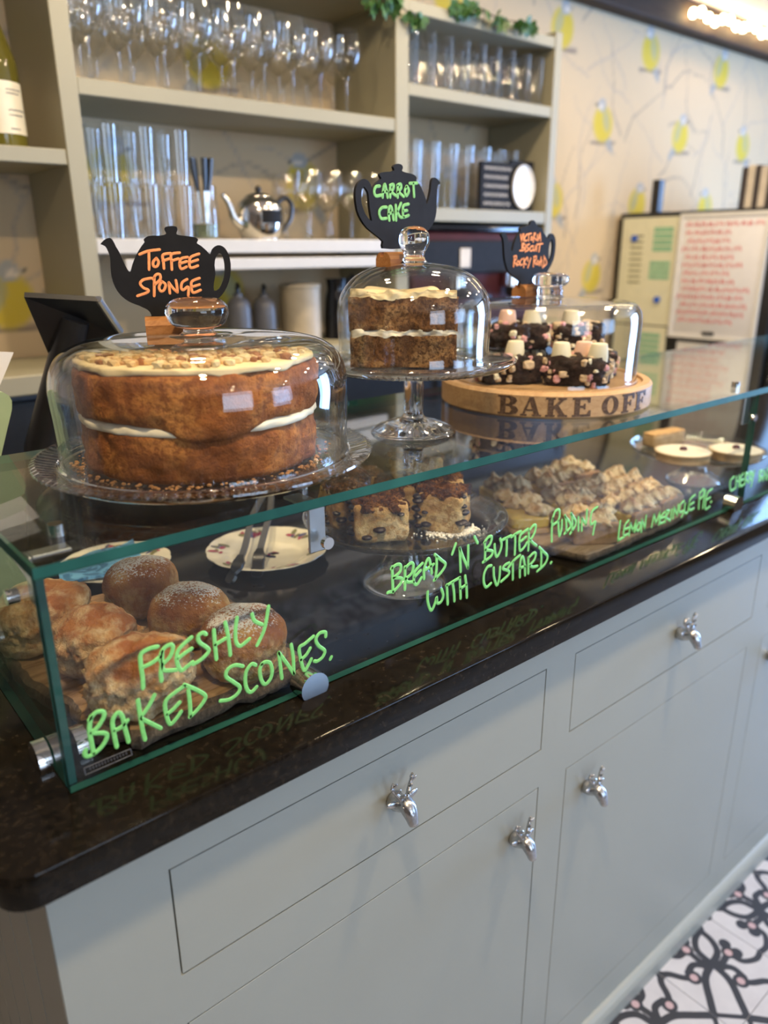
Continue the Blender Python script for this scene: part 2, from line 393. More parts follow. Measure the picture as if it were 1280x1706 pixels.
def shift(V, d): return [(p[0]+d[0], p[1]+d[1], p[2]+d[2]) for p in V]

def mesh_of(name, V, F, mats, mi=None, smooth=True, auto=None):
    me = bpy.data.meshes.new(name); me.from_pydata([tuple(map(float, p)) for p in V], [], F); me.validate()
    for mm in (mats if isinstance(mats, (list, tuple)) else [mats]): me.materials.append(MATS[mm])
    if mi is not None and len(mi) == len(me.polygons): me.polygons.foreach_set('material_index', mi)
    bm = bmesh.new(); bm.from_mesh(me); bmesh.ops.recalc_face_normals(bm, faces=bm.faces); bm.to_mesh(me); bm.free()
    me.polygons.foreach_set('use_smooth', [bool(smooth)]*len(me.polygons))
    if smooth and auto is not None: me.set_sharp_from_angle(angle=math.radians(auto))
    me.update(); return me
def link(name, data, parent=None, loc=(0, 0, 0), rot=(0, 0, 0)):
    o = bpy.data.objects.new(name, data); COL.objects.link(o); o.parent = parent; o.location = loc; o.rotation_euler = rot; return o
def thing(name, label, cat, loc=(0, 0, 0), group=None, rot=0.0):
    o = bpy.data.objects.new(name, None); COL.objects.link(o); o.location = tuple(map(float, loc)); o.rotation_euler = (0, 0, rot); o.empty_display_size = .02
    o['label'] = label; o['category'] = cat
    if group: o['group'] = group
    return o
def origin_of(o):
    p = np.zeros(3)
    while o is not None: p = p+np.array(o.location); o = o.parent
    return p
def part(parent, name, V, F, mats, mi=None, smooth=True, auto=35, world=True, label=None, kind=None):
    """V in world coordinates unless world=False (then relative to the parent)"""
    if world and parent is not None: V = shift(V, -origin_of(parent))
    o = link(name, mesh_of(name, V, F, mats, mi, smooth, auto), parent)
    if label: o['label'] = label
    if kind: o['kind'] = kind
    return o
def single(name, V, F, mats, label, cat, group=None, loc=None, mi=None, smooth=True, auto=35, kind=None):
    if loc is None:
        A = np.array(V, float); loc = ((A[:, 0].min()+A[:, 0].max())/2, (A[:, 1].min()+A[:, 1].max())/2, A[:, 2].min())
        V = shift(V, -np.array(loc))
    o = link(name, mesh_of(name, V, F, mats, mi, smooth, auto), None, tuple(map(float, loc)))
    o['label'] = label; o['category'] = cat
    if group: o['group'] = group
    if kind: o['kind'] = kind
    return o
def struct(name, V, F, mats, label, mi=None, smooth=False, auto=35, cat=None):
    o = link(name, mesh_of(name, V, F, mats, mi, smooth, auto)); o['kind'] = 'structure'; o['label'] = label; o['category'] = cat or name.split('_')[0]
    return o
def copy_tree(root, loc, label=None, rot=None, group=None):
    c = root.copy(); COL.objects.link(c); c.location = tuple(map(float, loc))
    if rot is not None: c.rotation_euler = (0, 0, rot)
    if label: c['label'] = label
    if group: c['group'] = group
    for ch in list(root.children):
        d = ch.copy(); COL.objects.link(d); d.parent = c
        for g in list(ch.children):
            e = g.copy(); COL.objects.link(e); e.parent = d
    return c

# ================================================================== THE ROOM
XL, XR, YF, ZC = -2.2, 4.6, -3.2, 2.15
struct('ceiling', *box(XL, XR, YF, YW+.1, ZC, ZC+.06), 'plaster', 'pale plaster ceiling above the dark beam')
struct('wall_left', *box(XL-.1, XL, YF, YW+.1, -.02, ZC), 'wall_paint', 'plain painted wall at the left end of the room')
def wall_with_holes(name, axis, c0, c1, a0, a1, z0, z1, holes, matn, label):
    mb = MB(); zs = sorted(set([z0, z1]+[h[2] for h in holes]+[h[3] for h in holes])); xs = sorted(set([a0, a1]+[h[0] for h in holes]+[h[1] for h in holes]))
    for i in range(len(xs)-1):
        for j in range(len(zs)-1):
            mx, mz = (xs[i]+xs[i+1])/2, (zs[j]+zs[j+1])/2
            if any(h[0] < mx < h[1] and h[2] < mz < h[3] for h in holes): continue
            mb.add(*(box(xs[i], xs[i+1], c0, c1, zs[j], zs[j+1]) if axis == 'x' else box(c0, c1, xs[i], xs[i+1], zs[j], zs[j+1])))
    return struct(name, mb.v, mb.f, matn, label)
wall_with_holes('wall_front', 'x', YF-.1, YF, XL, XR, -.02, ZC, [(-.5, .9, .8, 2.1), (1.9, 3.3, .8, 2.1)], 'wall_paint', 'customer side wall with two windows behind the viewer')
wall_with_holes('wall_right', 'y', XR, XR+.1, YF, YW+.1, -.02, ZC, [(-1.05, -.15, .1, 2.08)], 'wall_paint', 'right wall with a tall glazed opening')
def window(name, axis, c, a0, a1, z0, z1, label):
    w = link(name, None); w['kind'] = 'structure'; w['label'] = label; w['category'] = 'window'
    B = (lambda p, q, r, s, t0, t1: box(p, q, t0, t1, r, s)) if axis == 'x' else (lambda p, q, r, s, t0, t1: box(t0, t1, p, q, r, s))
    f = MB()
    for a, b, lo, hi in ((a0, a0+.05, z0, z1), (a1-.05, a1, z0, z1), (a0+.05, a1-.05, z0, z0+.05), (a0+.05, a1-.05, z1-.05, z1), ((a0+a1)/2-.02, (a0+a1)/2+.02, z0+.05, z1-.05)):
        f.add(*B(a, b, lo, hi, c-.03, c+.03))
    part(w, 'window_frame', f.v, f.f, 'white_paint', smooth=False)
    for a, b in ((a0+.05, (a0+a1)/2-.02), ((a0+a1)/2+.02, a1-.05)):
        part(w, 'pane', *B(a, b, z0+.05, z1-.05, c-.003, c+.003), 'window_glass', smooth=False)
window('window_1', 'x', YF-.05, -.5, .9, .8, 2.1, 'white framed window letting in daylight, left')
window('window_2', 'x', YF-.05, 1.9, 3.3, .8, 2.1, 'white framed window letting in daylight, right')
window('window_3', 'y', XR+.05, -1.05, -.15, .1, 2.08, 'tall glazed door window at the right end')

# --- wallpaper with perched birds and thin branches, printed
def wallpaper():
    x0, x1, z0, z1, st = 0.2, 4.6, .85, 2.148, .0085
    xs = np.arange(x0, x1+st/2, st); zs = np.arange(z0, z1+st/2, st); X, Z = np.meshgrid(xs, zs)
    base = np.array([0.64, 0.50, 0.315]); Cc = np.ones(X.shape+(3,))*base
    FX, FZ, FC = X, Z, Cc
    def win(cx, cz, r):
        nonlocal X, Z, Cc
        i0, i1 = max(0, int((cx-r-x0)/st)), max(1, int((cx+r-x0)/st)+2); j0, j1 = max(0, int((cz-r-z0)/st)), max(1, int((cz+r-z0)/st)+2)
        X, Z, Cc = FX[j0:j1, i0:i1], FZ[j0:j1, i0:i1], FC[j0:j1, i0:i1]
    def over(mask, col):
        m = np.clip(mask, 0, 1)[..., None]; Cc[:] = Cc*(1-m)+np.array(col)*m
    def seg(ax, az, bx, bz):
        dx, dz = bx-ax, bz-az; t = np.clip(((X-ax)*dx+(Z-az)*dz)/(dx*dx+dz*dz), 0, 1); return np.hypot(X-ax-t*dx, Z-az-t*dz)
    def ell(cx, cz, rx, rz, ang):
        c, s = math.cos(ang), math.sin(ang); u = (X-cx)*c+(Z-cz)*s; v = -(X-cx)*s+(Z-cz)*c; return 1-np.hypot(u/rx, v/rz)
    r = random.Random(3)
    birds = []
    for row in range(-3, 4):
        z = 1.72+row*.252; off = 2.474+(.2525 if row % 2 else 0)
        for k in range(-6, 6):
            x = off+.505*k
            if x0-.2 < x < x1+.2: birds.append((x, z))
    for bx, bz in birds:      # branches
        for q in range(5):
            px_, pz_ = bx+r.uniform(-.2, .2), bz+r.uniform(-.14, .12); a = r.uniform(.2, 2.9)
            for s in range(7):
                nx, nz = px_+.045*math.cos(a), pz_+.045*math.sin(a); a += r.uniform(-.55, .55)
                w = .0042*(1-s/9); win(px_, pz_, .06)
                if X.size == 0: break
                over(((w-seg(px_, pz_, nx, nz))/.006+.5)*.8, (0.30, 0.25, 0.20)) if q < 2 else over(((w-seg(px_, pz_, nx, nz))/.006+.5)*.6, (0.42, 0.36, 0.30))
                px_, pz_ = nx, nz
    for i, (bx, bz) in enumerate(birds):
        s = 1 if i % 2 else -1; win(bx, bz, .14)
        if X.size == 0: continue
        over((.005-seg(bx-.06, bz-.062, bx+.075, bz-.055))/.005+.6, (0.22, 0.18, 0.15))
        over(ell(bx+s*.036, bz-.05, .016, .055, s*.7)*5, (0.33, 0.34, 0.33))
        over(ell(bx, bz, .062, .064, s*.35)*5, (0.62, 0.48, 0.05))
        over(ell(bx+s*.018, bz+.012, .022, .045, s*.35)*5*.6, (0.45, 0.42, 0.20))
        over(ell(bx-s*.012, bz+.058, .026, .022, 0)*6, (0.40, 0.41, 0.40))
        over(ell(bx-s*.018, bz+.054, .012, .008, 0)*6, (0.75, 0.68, 0.58))
        over(ell(bx-s*.042, bz+.056, .010, .004, 0)*6, (0.12, 0.11, 0.10))
    X, Z, Cc = FX, FZ, FC
    nz_, nx_ = X.shape; V = [(x, YW, z) for z in zs for x in xs]
    F = [(j*nx_+i, j*nx_+i+1, (j+1)*nx_+i+1, (j+1)*nx_+i) for j in range(nz_-1) for i in range(nx_-1)]
    me = bpy.data.meshes.new('wall_back'); me.from_pydata(V, [], F); me.materials.append(MATS['wallpaper'])
    at = me.color_attributes.new('Col', 'FLOAT_COLOR', 'POINT'); A = np.ones((len(V), 4)); A[:, :3] = Cc.reshape(-1, 3); at.data.foreach_set('color', A.ravel())
    me.flip_normals() if me.polygons[0].normal.y > 0 else None
    o = link('wall_back', me); o['kind'] = 'structure'; o['category'] = 'wall'; o['label'] = 'cream wallpaper printed with yellow birds on thin branches'
    mb = MB(); mb.add(*box(XL, XR, YW+.004, YW+.1, -.02, ZC)); mb.add(*box(XL, .2, YW, YW+.004, -.02, ZC)); mb.add(*box(.2, XR, YW, YW+.004, -.02, .85))
    part(o, 'wall_core', mb.v, mb.f, 'plaster', smooth=False)
wallpaper()

# --- floor with printed tiles
TS = .1945; TX0, TY0 = 1.0965, -.168
floor = struct('floor', *box(XL, XR, YF, YW+.1, -.05, -.004), 'grout', 'black and white patterned tile floor')
def tile_mesh(mx, my):
    N = 72; h = TS/2-.0007; g = np.linspace(-1, 1, N+1); U, Vv = np.meshgrid(g, g); u, v = U*mx, Vv*my
    d = np.full(u.shape, 9.0); pk = np.full(u.shape, 9.0)
    def seg(ax, az, bx, bz):
        dx, dz = bx-ax, bz-az; t = np.clip(((u-ax)*dx+(v-az)*dz)/(dx*dx+dz*dz+1e-9), 0, 1); return np.hypot(u-ax-t*dx, v-az-t*dz)
    def curve(P, w):
        nonlocal d
        Q = catmull(P, 6)
        for i in range(len(Q)-1): d = np.minimum(d, seg(*Q[i], *Q[i+1])-w)
    def blob(x, y, r):
        nonlocal d
        d = np.minimum(d, np.hypot(u-x, v-y)-r)
    for sw in (0, 1):
        S = (lambda L: [(b, a) for a, b in L]) if sw else (lambda L: L)
        curve(S([(0, 0), (-.40, -.08), (-.78, -.38), (-1.0, -.57)]), .072)      # long petal, one side
        curve(S([(0, 0), (.06, .34), (.30, .52), (.60, .56)]), .066)             # short petal, one side
        curve(S([(-.10, -.02), (-.30, .22), (-.56, .20)]), .064)
        curve(S([(-.56, .07), (-.72, .20), (-.86, .42), (-1.0, .52)]), .064)
        curve(S([(0, 0), (-.12, .16), (-.10, .42)]), .064)
        curve(S([(-.10, .5), (-.36, .52), (-.52, .78), (-.50, 1.0)]), .058)
        curve(S([(.60, .56), (.80, .72), (1.0, .60)]), .064)
        for x, y, r in (S([(-.56, .07)])[0]+(.15,), S([(-.09, .5)])[0]+(.14,), S([(-.20, .62)])[0]+(.12,), S([(.06, .64)])[0]+(.12,), S([(-1, .52)])[0]+(.09,)): blob(x, y, r)
        for x, y in (S([(-.56, .07)])[0], S([(-.09, .5)])[0]): pk = np.minimum(pk, np.hypot(u-x, v-y)-.078)
    d = np.minimum(d, seg(-1.0, -.57, -.57, -1.0)-.045)
    V = [(x*h, y*h, 0) for y in g for x in g]; F = [(j*(N+1)+i, j*(N+1)+i+1, (j+1)*(N+1)+i+1, (j+1)*(N+1)+i) for j in range(N) for i in range(N)]
    b0 = len(V); V += [(-h, -h, -.006), (h, -h, -.006), (h, h, -.006), (-h, h, -.006)]
    c = [0, N, (N+1)*(N+1)-1, N*(N+1)]
    for k in range(4): F.append((c[k], b0+k, b0+(k+1) % 4, c[(k+1) % 4]))
    me = bpy.data.meshes.new('tile'); me.from_pydata(V, [], F); me.materials.append(MATS['tile_print'])
    for nm, arr in (('sdf', d), ('pink', pk)):
        at = me.attributes.new(nm, 'FLOAT', 'POINT'); at.data.foreach_set('value', np.concatenate([np.clip(.5+arr.ravel()*2.0, 0, 1), np.ones(4)]))
    return me
_tm = {(a, b): tile_mesh(a, b) for a in (1, -1) for b in (1, -1)}
for i in range(-8, 12):
    for j in range(-8, 1):
        link('tile', _tm[(1 if i % 2 == 0 else -1, 1 if j % 2 == 0 else -1)], floor, (TX0+(i+.5)*TS, TY0+(j+.5)*TS, .0))

# --- dark ceiling beam with fairy lights
bm_t = struct('trim_1', *bbox_bev(1.95, 4.55, 1.18, YW-.002, 2.047, 2.142, .010, 2), 'wood_beam', 'dark rough timber beam along the top of the wallpapered wall', cat='beam')
sl = thing('string_lights', 'string of small warm fairy lights draped on the dark beam', 'string lights', (2.9, 1.165, 2.09))
pts = [(2.84+.052*k, 1.170, 2.094+.0022*k+.010*math.sin(k*1.7)) for k in range(20)]
part(sl, 'wire', *tube(catmull(pts, 3), .0025, 6), 'string_wire')
for k, p in enumerate(pts):
    part(sl, 'bulb', *lump((.013, .013, .016), 2, sub=2, amp=0), 'bulb_glow', world=False).location = tuple(np.array(p)-np.array(sl.location)+np.array([0, -.012, 0]))

# --- recessed ceiling lamps (out of the picture, they light the place)
for k, (x, y) in enumerate(DOWNLIGHTS):
    t = thing('downlight', 'round recessed ceiling lamp ' + ['over the customer side at left', 'over the customer side in the middle', 'over the customer side at right', 'over the serving aisle at left', 'over the serving aisle in the middle', 'over the serving aisle at right', 'near the black cabinet', 'near the left window', 'near the right window'][k], 'lamp', (x, y, ZC-.004), 'recessed ceiling lamps')
    part(t, 'trim_ring', *lathe([(.040, 0), (.052, -.004), (.054, .0), (.04, .003)], 28, closed=True), 'white_paint', world=False)
    part(t, 'lens', *lathe([(0, -.001), (.040, -.001)], 28), 'lamp_glow', world=False)
    d = bpy.data.lights.new('downlight_lamp', 'AREA'); d.shape = 'DISK'; d.size = .085; d.energy = DOWN_W[k]; d.color = WARM
    o = bpy.data.objects.new('downlight_lamp', d); COL.objects.link(o); o.location = (x, y, ZC-.012)

# ================================================================== THE COUNTER
def knob_mesh():
    mb = MB()
    P = [(0, 0, 0), (0, -.004, 0), (0, -.010, .0), (0, -.016, .002), (0, -.021, .0050), (0, -.0265, .0062), (0, -.0315, .0035), (0, -.0355, -.0030), (0, -.0385, -.0090), (0, -.0405, -.0135), (0, -.0418, -.0162), (0, -.0422, -.0180)]
    mb.add(*tube(P, [.0115, .0132, .0126, .0116, .0112, .0115, .0112, .0096, .0078, .0070, .0060, .0028], 18))
    for s in (-1, 1):
        main = catmull([(s*.005, -.024, .013), (s*.008, -.022, .020), (s*.013, -.019, .0265), (s*.0165, -.018, .034), (s*.0165, -.020, .0430)], 4)
        mb.add(*tube(main, [.0036-.0019*k/16 for k in range(17)], 8))
        for b, e in (((s*.0075, -.0225, .019), (s*.0050, -.031, .0265)), ((s*.0125, -.0195, .026), (s*.0095, -.027, .0345)), ((s*.016, -.018, .033), (s*.0215, -.022, .0390)), ((s*.0165, -.0185, .0375), (s*.0125, -.0235, .0425))):
            mb.add(*tube([b, tuple((np.array(b)+np.array(e))/2+np.array([0, -.0008, 0])), e], [.0029, .0024, .0010], 7))
        V, F = lump((.0105, .0030, .0048), 2, sub=3, amp=0); a = s*.30
        V = [(p[0]*math.cos(a)-p[2]*math.sin(a), p[1], p[0]*math.sin(a)+p[2]*math.cos(a)) for p in V]
        mb.add(shift(V, (s*.0165, -.0190, .0100)), F)
        V, F = lump((.0018, .0018, .0018), 2, sub=2, amp=0); mb.add(shift(V, (s*.0088, -.0315, .0085)), F)
    mb.add(*lathe([(0, 0), (.0115, 0), (.0115, .002), (0, .002)], 20))
    mb.v = [(p[0]*.82, p[1]*.82, p[2]*.82) for p in mb.v]
    return mb
KNOB = knob_mesh(); KNOB_ME = mesh_of('stag_knob', KNOB.v, KNOB.f, 'pewter', None, True, 60)
ZD1, ZD0, ZDR, ZB = .806, .684, .625, .105
UNITS = [(.092, .7315, .190, .702, .444, .654, 'grey-green drawer and door unit at the counter left end, two stag-head knobs'),
         (.7315, 1.3195, .761, 1.289, 1.028, .812, 'second grey-green drawer and door unit from the counter left end'),
         (1.3195, 1.905, 1.348, 1.876, 1.612, 1.392, 'third grey-green drawer and door unit, at the right edge of the photo'),
         (1.905, 2.48, 1.934, 2.42, 2.18, 2.36, 'farthest grey-green drawer and door unit of the counter')]
for (x0, x1, a, b, kx, dx, lab) in UNITS:
    t = thing('base_cabinet', lab, 'cabinet', (x0, 0, .0), 'painted counter cabinets')
    fr = MB(); Y1 = .022
    for r in ((x0, a, .0, ZT-.031), (b, x1, .0, ZT-.031), (a, b, ZD1, ZT-.031), (a, b, ZDR, ZD0), (a, b, .0, ZB)): fr.add(*box(r[0], r[1], 0, Y1, r[2], r[3]))
    part(t, 'face_frame', fr.v, fr.f, 'cabinet_paint', smooth=False)
    cb = MB(); cb.add(*box(x0+.012, x1 if x1 < 2.4 else x1-.012, Y1, .575, .0, ZT-.031)); part(t, 'carcass', cb.v, cb.f, 'gap_dark', smooth=False)
    g = .0016
    dr = part(t, 'drawer', *bbox_bev(a+g, b-g, 0, Y1-.001, ZD0+g, ZD1-g, .0003, 1), 'cabinet_paint', auto=30)
    do = part(t, 'door', *bbox_bev(a+g, b-g, 0, Y1-.001, ZB+g, ZDR-g, .0003, 1), 'cabinet_paint', auto=30)
    o0 = np.array([x0, 0, 0])
    for host, xx, zz in ((dr, kx, .745), (do, dx, .571)):
        k = link('stag_knob', KNOB_ME, host, tuple(np.array([xx, -.0002, zz])-o0)); k['label'] = 'pewter stag head knob with antlers'
    if x0 < .1:
        for j in range(6): part(t, 'plank', *bbox_bev(x0-.0005, x0+.012, .001+.0957*j, .001+.0957*(j+1)-.002, .0, ZT-.031, .0025, 1), 'cabinet_paint', auto=30)
mb = MB()
prof = [(0, 0), (-.014, 0), (-.014, .030), (-.011, .038), (-.006, .043), (0, .045)]
for x in (.092, 2.48): pass
V = [(x, p[0], p[1]) for x in (.092, 2.48) for p in prof]; n = len(prof)
F = [(i, (i+1) % n, n+(i+1) % n, n+i) for i in range(n)]+[tuple(range(n)), tuple(range(2*n-1, n-1, -1))]
struct('baseboard_front', V, F, 'cabinet_paint', 'painted skirting moulding along the foot of the counter', cat='skirting')
# worktop
def worktop():
    x0, x1, y0, y1, r = .060, 2.50, -.020, .62, .030; P = []
    for cx, cy, a0 in ((x0+r, y0+r, 180), (x1-r, y0+r, 270), (x1-.004, y1-.004, 0), (x0+.004, y1-.004, 90)):
        rr = r if cy < .3 else .004
        for k in range(9): a = math.radians(a0+90*k/8); P.append((cx+rr*math.cos(a), cy+rr*math.sin(a)))
    n = len(P); lv = [(.0, ZT-.030), (0, ZT-.0035), (.001, ZT-.001), (.0035, ZT)]; V = []; F = []
    c = np.array([(x0+x1)/2, (y0+y1)/2])
    for off, z in lv:
        for p in P:
            q = np.array(p); s = np.sign(q-c); V.append((q[0]-s[0]*off, q[1]-s[1]*off, z))
    for i in range(len(lv)-1):
        for k in range(n): F.append((i*n+k, i*n+(k+1) % n, (i+1)*n+(k+1) % n, (i+1)*n+k))
    F.append(tuple(range(n-1, -1, -1))); F.append(tuple((len(lv)-1)*n+k for k in range(n)))
    single('worktop', V, F, 'granite', 'polished black stone worktop with rounded corner on the counter', 'worktop', auto=40)
worktop()

# ================================================================== GLASS FOOD GUARD
GX0, GX1, GXJ, TH = .1355, 2.42, 1.298, .009
GB = thing('glass_food_guard', 'clear glass food guard with a shelf on top, standing on the black worktop', 'display case', (GX0, YG, ZT))
def pane_box(x0, x1, y0, y1, z0, z1, thin):
    """glass sheet: the two large faces clear, the cut edges green; thin = axis index of the thickness"""
    V, F = box(x0, x1, y0, y1, z0, z1); ax = [2, 2, 1, 1, 0, 0]; return V, F, [0 if a == thin else 1 for a in ax]
GM = ['sheet_glass', 'glass_edge']
V, F, mi = pane_box(GX0, GXJ-.003, YG, YG+TH, ZT+.0015, ZS-.0105, 1); FP = part(GB, 'front_panel', V, F, GM, mi, smooth=False)
V, F, mi = pane_box(GXJ+.003, GX1, YG, YG+TH, ZT+.0015, ZS-.0105, 1); FP2 = part(GB, 'front_panel', V, F, GM, mi, smooth=False)
V, F, mi = pane_box(GX0, GX0+TH, YG+TH+.002, .425, ZT+.0015, ZS-.0105, 0); part(GB, 'side_panel', V, F, GM, mi, smooth=False)
V, F, mi = pane_box(GX0-.001, GX1, YG-.001, .425, ZS-.0095, ZS, 2); part(GB, 'top_shelf', V, F, GM, mi, smooth=False)
def half_disc(c, axis, r, cut, th):
    P = []
    for k in range(41):
        a = 2*math.pi*k/40; P.append((r*math.cos(a), max(cut, r*math.sin(a))))
    P = [p for i, p in enumerate(P[:-1]) if i == 0 or np.hypot(p[0]-P[i-1][0], p[1]-P[i-1][1]) > 1e-6]
    to = (lambda a, b: (c[0]+a, c[1], c[2]+b)) if axis == 'y' else (lambda a, b: (c[0], c[1]-a, c[2]+b))
    return extrude_poly(P, [], to, (0, -1, 0) if axis == 'y' else (-1, 0, 0), th)
def clamp_front(x):
    cl = part(GB, 'clamp', *half_disc((x, YG-.011, ZT+.0095), 'y', .0165, -.0093, .010), 'chrome', auto=30, label='half-round chrome clamp')
    V, F = half_disc((x, YG+TH+.001, ZT+.0095), 'y', .0165, -.0093, -.012); part(cl, 'back_plate', V, F, 'chrome', auto=30, world=True)
def on_part_origin_fix(): pass
clamp_front(.3765); clamp_front(1.262); clamp_front(2.1)
for y in (.105, .37):
    c = part(GB, 'clamp', *half_disc((GX0-.012, y, ZT+.0095), 'x', .0165, -.0093, .011), 'chrome', auto=30, label='half-round chrome clamp')
    part(c, 'back_plate', *half_disc((GX0+TH+.012, y, ZT+.0095), 'x', .0165, -.0093, .011), 'chrome', auto=30)
def bracket(x, w=.020):
    b = part(GB, 'bracket', *bbox_bev(x-w/2, x+w/2, YG+TH+.0005, YG+TH+.004, ZS-.060, ZS-.0105, .0012, 1), 'brushed_steel', auto=30)
    part(b, 'top_plate', *bbox_bev(x-w/2, x+w/2, YG+TH+.004, YG+TH+.045, ZS-.0135, ZS-.0105, .0006, 1), 'brushed_steel', auto=30)
    V, F = tube([(x+.002, YG-.006, ZS-.047), (x+.002, YG-.0005, ZS-.047)], .0062, 20); part(b, 'screw_cap', V, F, 'chrome', auto=30)
    V, F = tube([(x, YG+TH+.026, ZS+.0002), (x, YG+TH+.026, ZS+.0095)], .0065, 20); part(b, 'screw_cap', V, F, 'chrome', auto=30)
for x in (.4005, 1.285, 2.2): bracket(x)
b = part(GB, 'bracket', *bbox_bev(GX0+TH+.0005, GX0+TH+.004, .103, .119, ZS-.055, ZS-.0105, .0012, 1), 'brushed_steel', auto=30)
part(b, 'top_plate', *bbox_bev(GX0+TH+.004, GX0+TH+.036, .103, .119, ZS-.0135, ZS-.0105, .0006, 1), 'brushed_steel', auto=30)
part(b, 'screw_cap', *tube([(GX0+TH+.028, .111, ZS+.0002), (GX0+TH+.028, .111, ZS+.0105)], .0066, 20), 'chrome', auto=30)
part(b, 'screw_cap', *tube([(GX0-.010, .111, ZS-.043), (GX0-.0003, .111, ZS-.043)], .0066, 20), 'chrome', auto=30)
# green pen lettering on the front panel: strokes traced on the pane
def crop(ox, oy, s): return lambda p: (ox+p[0]*s, oy+p[1]*s)
def letters(parent, name, word, cr, strokes, mapper, nrm, r, mat, th=.0005):
    mb = MB()
    for st in strokes:
        P2 = [cr(p) for p in st]; P = [mapper(*p) for p in catmull(P2, 5)] if len(st) > 2 else [mapper(*(np.array(P2[0])+(np.array(P2[-1])-np.array(P2[0]))*k/3)) for k in range(4)]
        mb.add(*stroke(P, nrm, r, th))
    return part(parent, name, mb.v, mb.f, mat, smooth=False, label=word)
onglass = lambda x, y: py(x, y, YG-.0004)
c1 = crop(130, 1000, .171875); c2 = crop(340, 1000, .171875); c3 = crop(640, 860, .1484375); c4 = crop(800, 840, .15625); c5 = crop(1020, 770, .203125)
W_FRESHLY = [(c1, [[(770,450),(690,470),(610,525),(610,640),(625,740),(630,850)],[(640,645),(720,605),(800,545)],[(815,500),(812,620),(802,700),(810,780)],[(800,590),(805,520),(840,460),(900,430),(920,470),(890,550),(820,620)],[(815,620),(835,680),(960,675)],
              [(1100,360),(1020,430),(965,500),(960,600),(1000,680),(1060,640),(1110,600)],[(975,560),(1040,510),(1100,470)],[(1240,330),(1210,315),(1165,350),(1180,410),(1250,460),(1265,500),(1200,570),(1120,620)]]),
             (c2, [[(95,290),(105,420),(120,570)],[(205,215),(235,360),(255,530)],[(110,430),(210,370)],[(320,170),(305,290),(310,400),(345,445),(400,410),(440,375)],[(465,135),(490,200),(560,235)],[(625,60),(605,190),(575,310),(515,435)]])]
W_BAKED = [(c1, [[(125,1130),(110,1250),(130,1380),(150,1480)],[(110,1160),(170,1090),(240,1080),(250,1130),(190,1230),(130,1280)],[(160,1290),(260,1290),(280,1330),(230,1420),(150,1490),(90,1515),(65,1490),(75,1450)],
            [(375,1420),(350,1300),(335,1170),(385,1090),(430,1130),(450,1220),(490,1370)],[(360,1260),(420,1230),(480,1165)],[(580,970),(600,1100),(625,1250),(650,1350)],[(740,920),(690,1020),(620,1120)],[(615,1150),(700,1190),(800,1240)],
            [(1030,830),(920,910),(850,980),(850,1080),(890,1200),(950,1150),(1000,1080)],[(870,1100),(930,1050),(985,990)],[(1070,870),(1085,1000),(1090,1120)],[(1030,820),(1130,860),(1230,920),(1220,980),(1150,1070),(1085,1130)]])]
W_SCONES = [(c2, [[(375,640),(300,630),(230,670),(215,740),(280,790),(345,840),(330,900),(250,960),(160,975)],[(500,630),(460,620),(410,690),(400,790),(420,870),(460,890),(510,840)],[(560,620),(540,680),(555,770),(590,815),(640,770),(660,690),(640,610),(590,600),(560,620)],
             [(755,755),(740,640),(725,510)],[(725,510),(800,610),(870,710)],[(870,710),(865,560),(845,430)],[(1060,350),(980,420),(925,460),(935,560),(970,680),(1010,630),(1040,570)],[(935,580),(990,530),(1030,465)],[(1180,350),(1175,310),(1120,320),(1085,380),(1110,440),(1170,490),(1150,550),(1100,590),(1070,590)],[(1225,570),(1235,550)]])]
W_BREAD = [(c3, [[(90,570),(95,700),(100,850)],[(80,590),(140,545),(185,550),(180,620),(110,690)],[(110,690),(200,700),(190,750),(110,840),(60,850),(40,860)],[(235,570),(235,700),(235,820)],[(240,580),(300,525),(330,550),(310,640),(245,700)],[(245,700),(265,740),(330,735)],
            [(430,530),(370,590),(340,640),(335,740),(370,765),(420,690)],[(345,680),(410,610)],[(450,700),(450,600),(480,500),(505,480),(525,560),(535,640)],[(470,600),(555,540)],[(590,460),(590,580),(575,710)],[(570,430),(640,490),(690,540),(650,620),(560,720)]])]
W_N = [(c3, [[(805,310),(765,425)],[(860,620),(855,480),(850,360)],[(850,360),(900,490),(940,580)],[(940,580),(945,450),(945,330)],[(1015,230),(1050,300)]])]
W_WITH = [(c3, [[(490,850),(490,950),(515,1040),(540,1050),(575,970),(590,910),(600,975),(640,960),(665,890),(645,820)],[(705,770),(710,880),(715,985)],[(700,780),(780,730),(850,690)],[(770,750),(785,850),(790,950)],[(850,690),(855,800),(860,920)],[(910,670),(925,790),(930,910)],[(860,810),(920,770)]])]
W_BUTTER = [(c4, [[(50,410),(55,500),(50,600)],[(45,410),(90,350),(125,350),(110,420),(60,480)],[(60,490),(130,500),(120,550),(60,600),(30,620)],[(155,430),(160,510),(180,560),(215,500),(230,430),(215,370)],[(240,380),(310,345),(330,335)],[(285,370),(285,460),(280,545)],
             [(335,350),(390,310),(435,290)],[(375,330),(375,430),(370,535)],[(510,265),(450,310),(425,350),(420,440),(430,495),(470,460),(500,410)],[(430,400),(490,350)],[(520,270),(520,380),(515,490)],[(525,280),(570,225),(595,235),(580,310),(540,380)],[(530,375),(560,410),(600,440)]])]
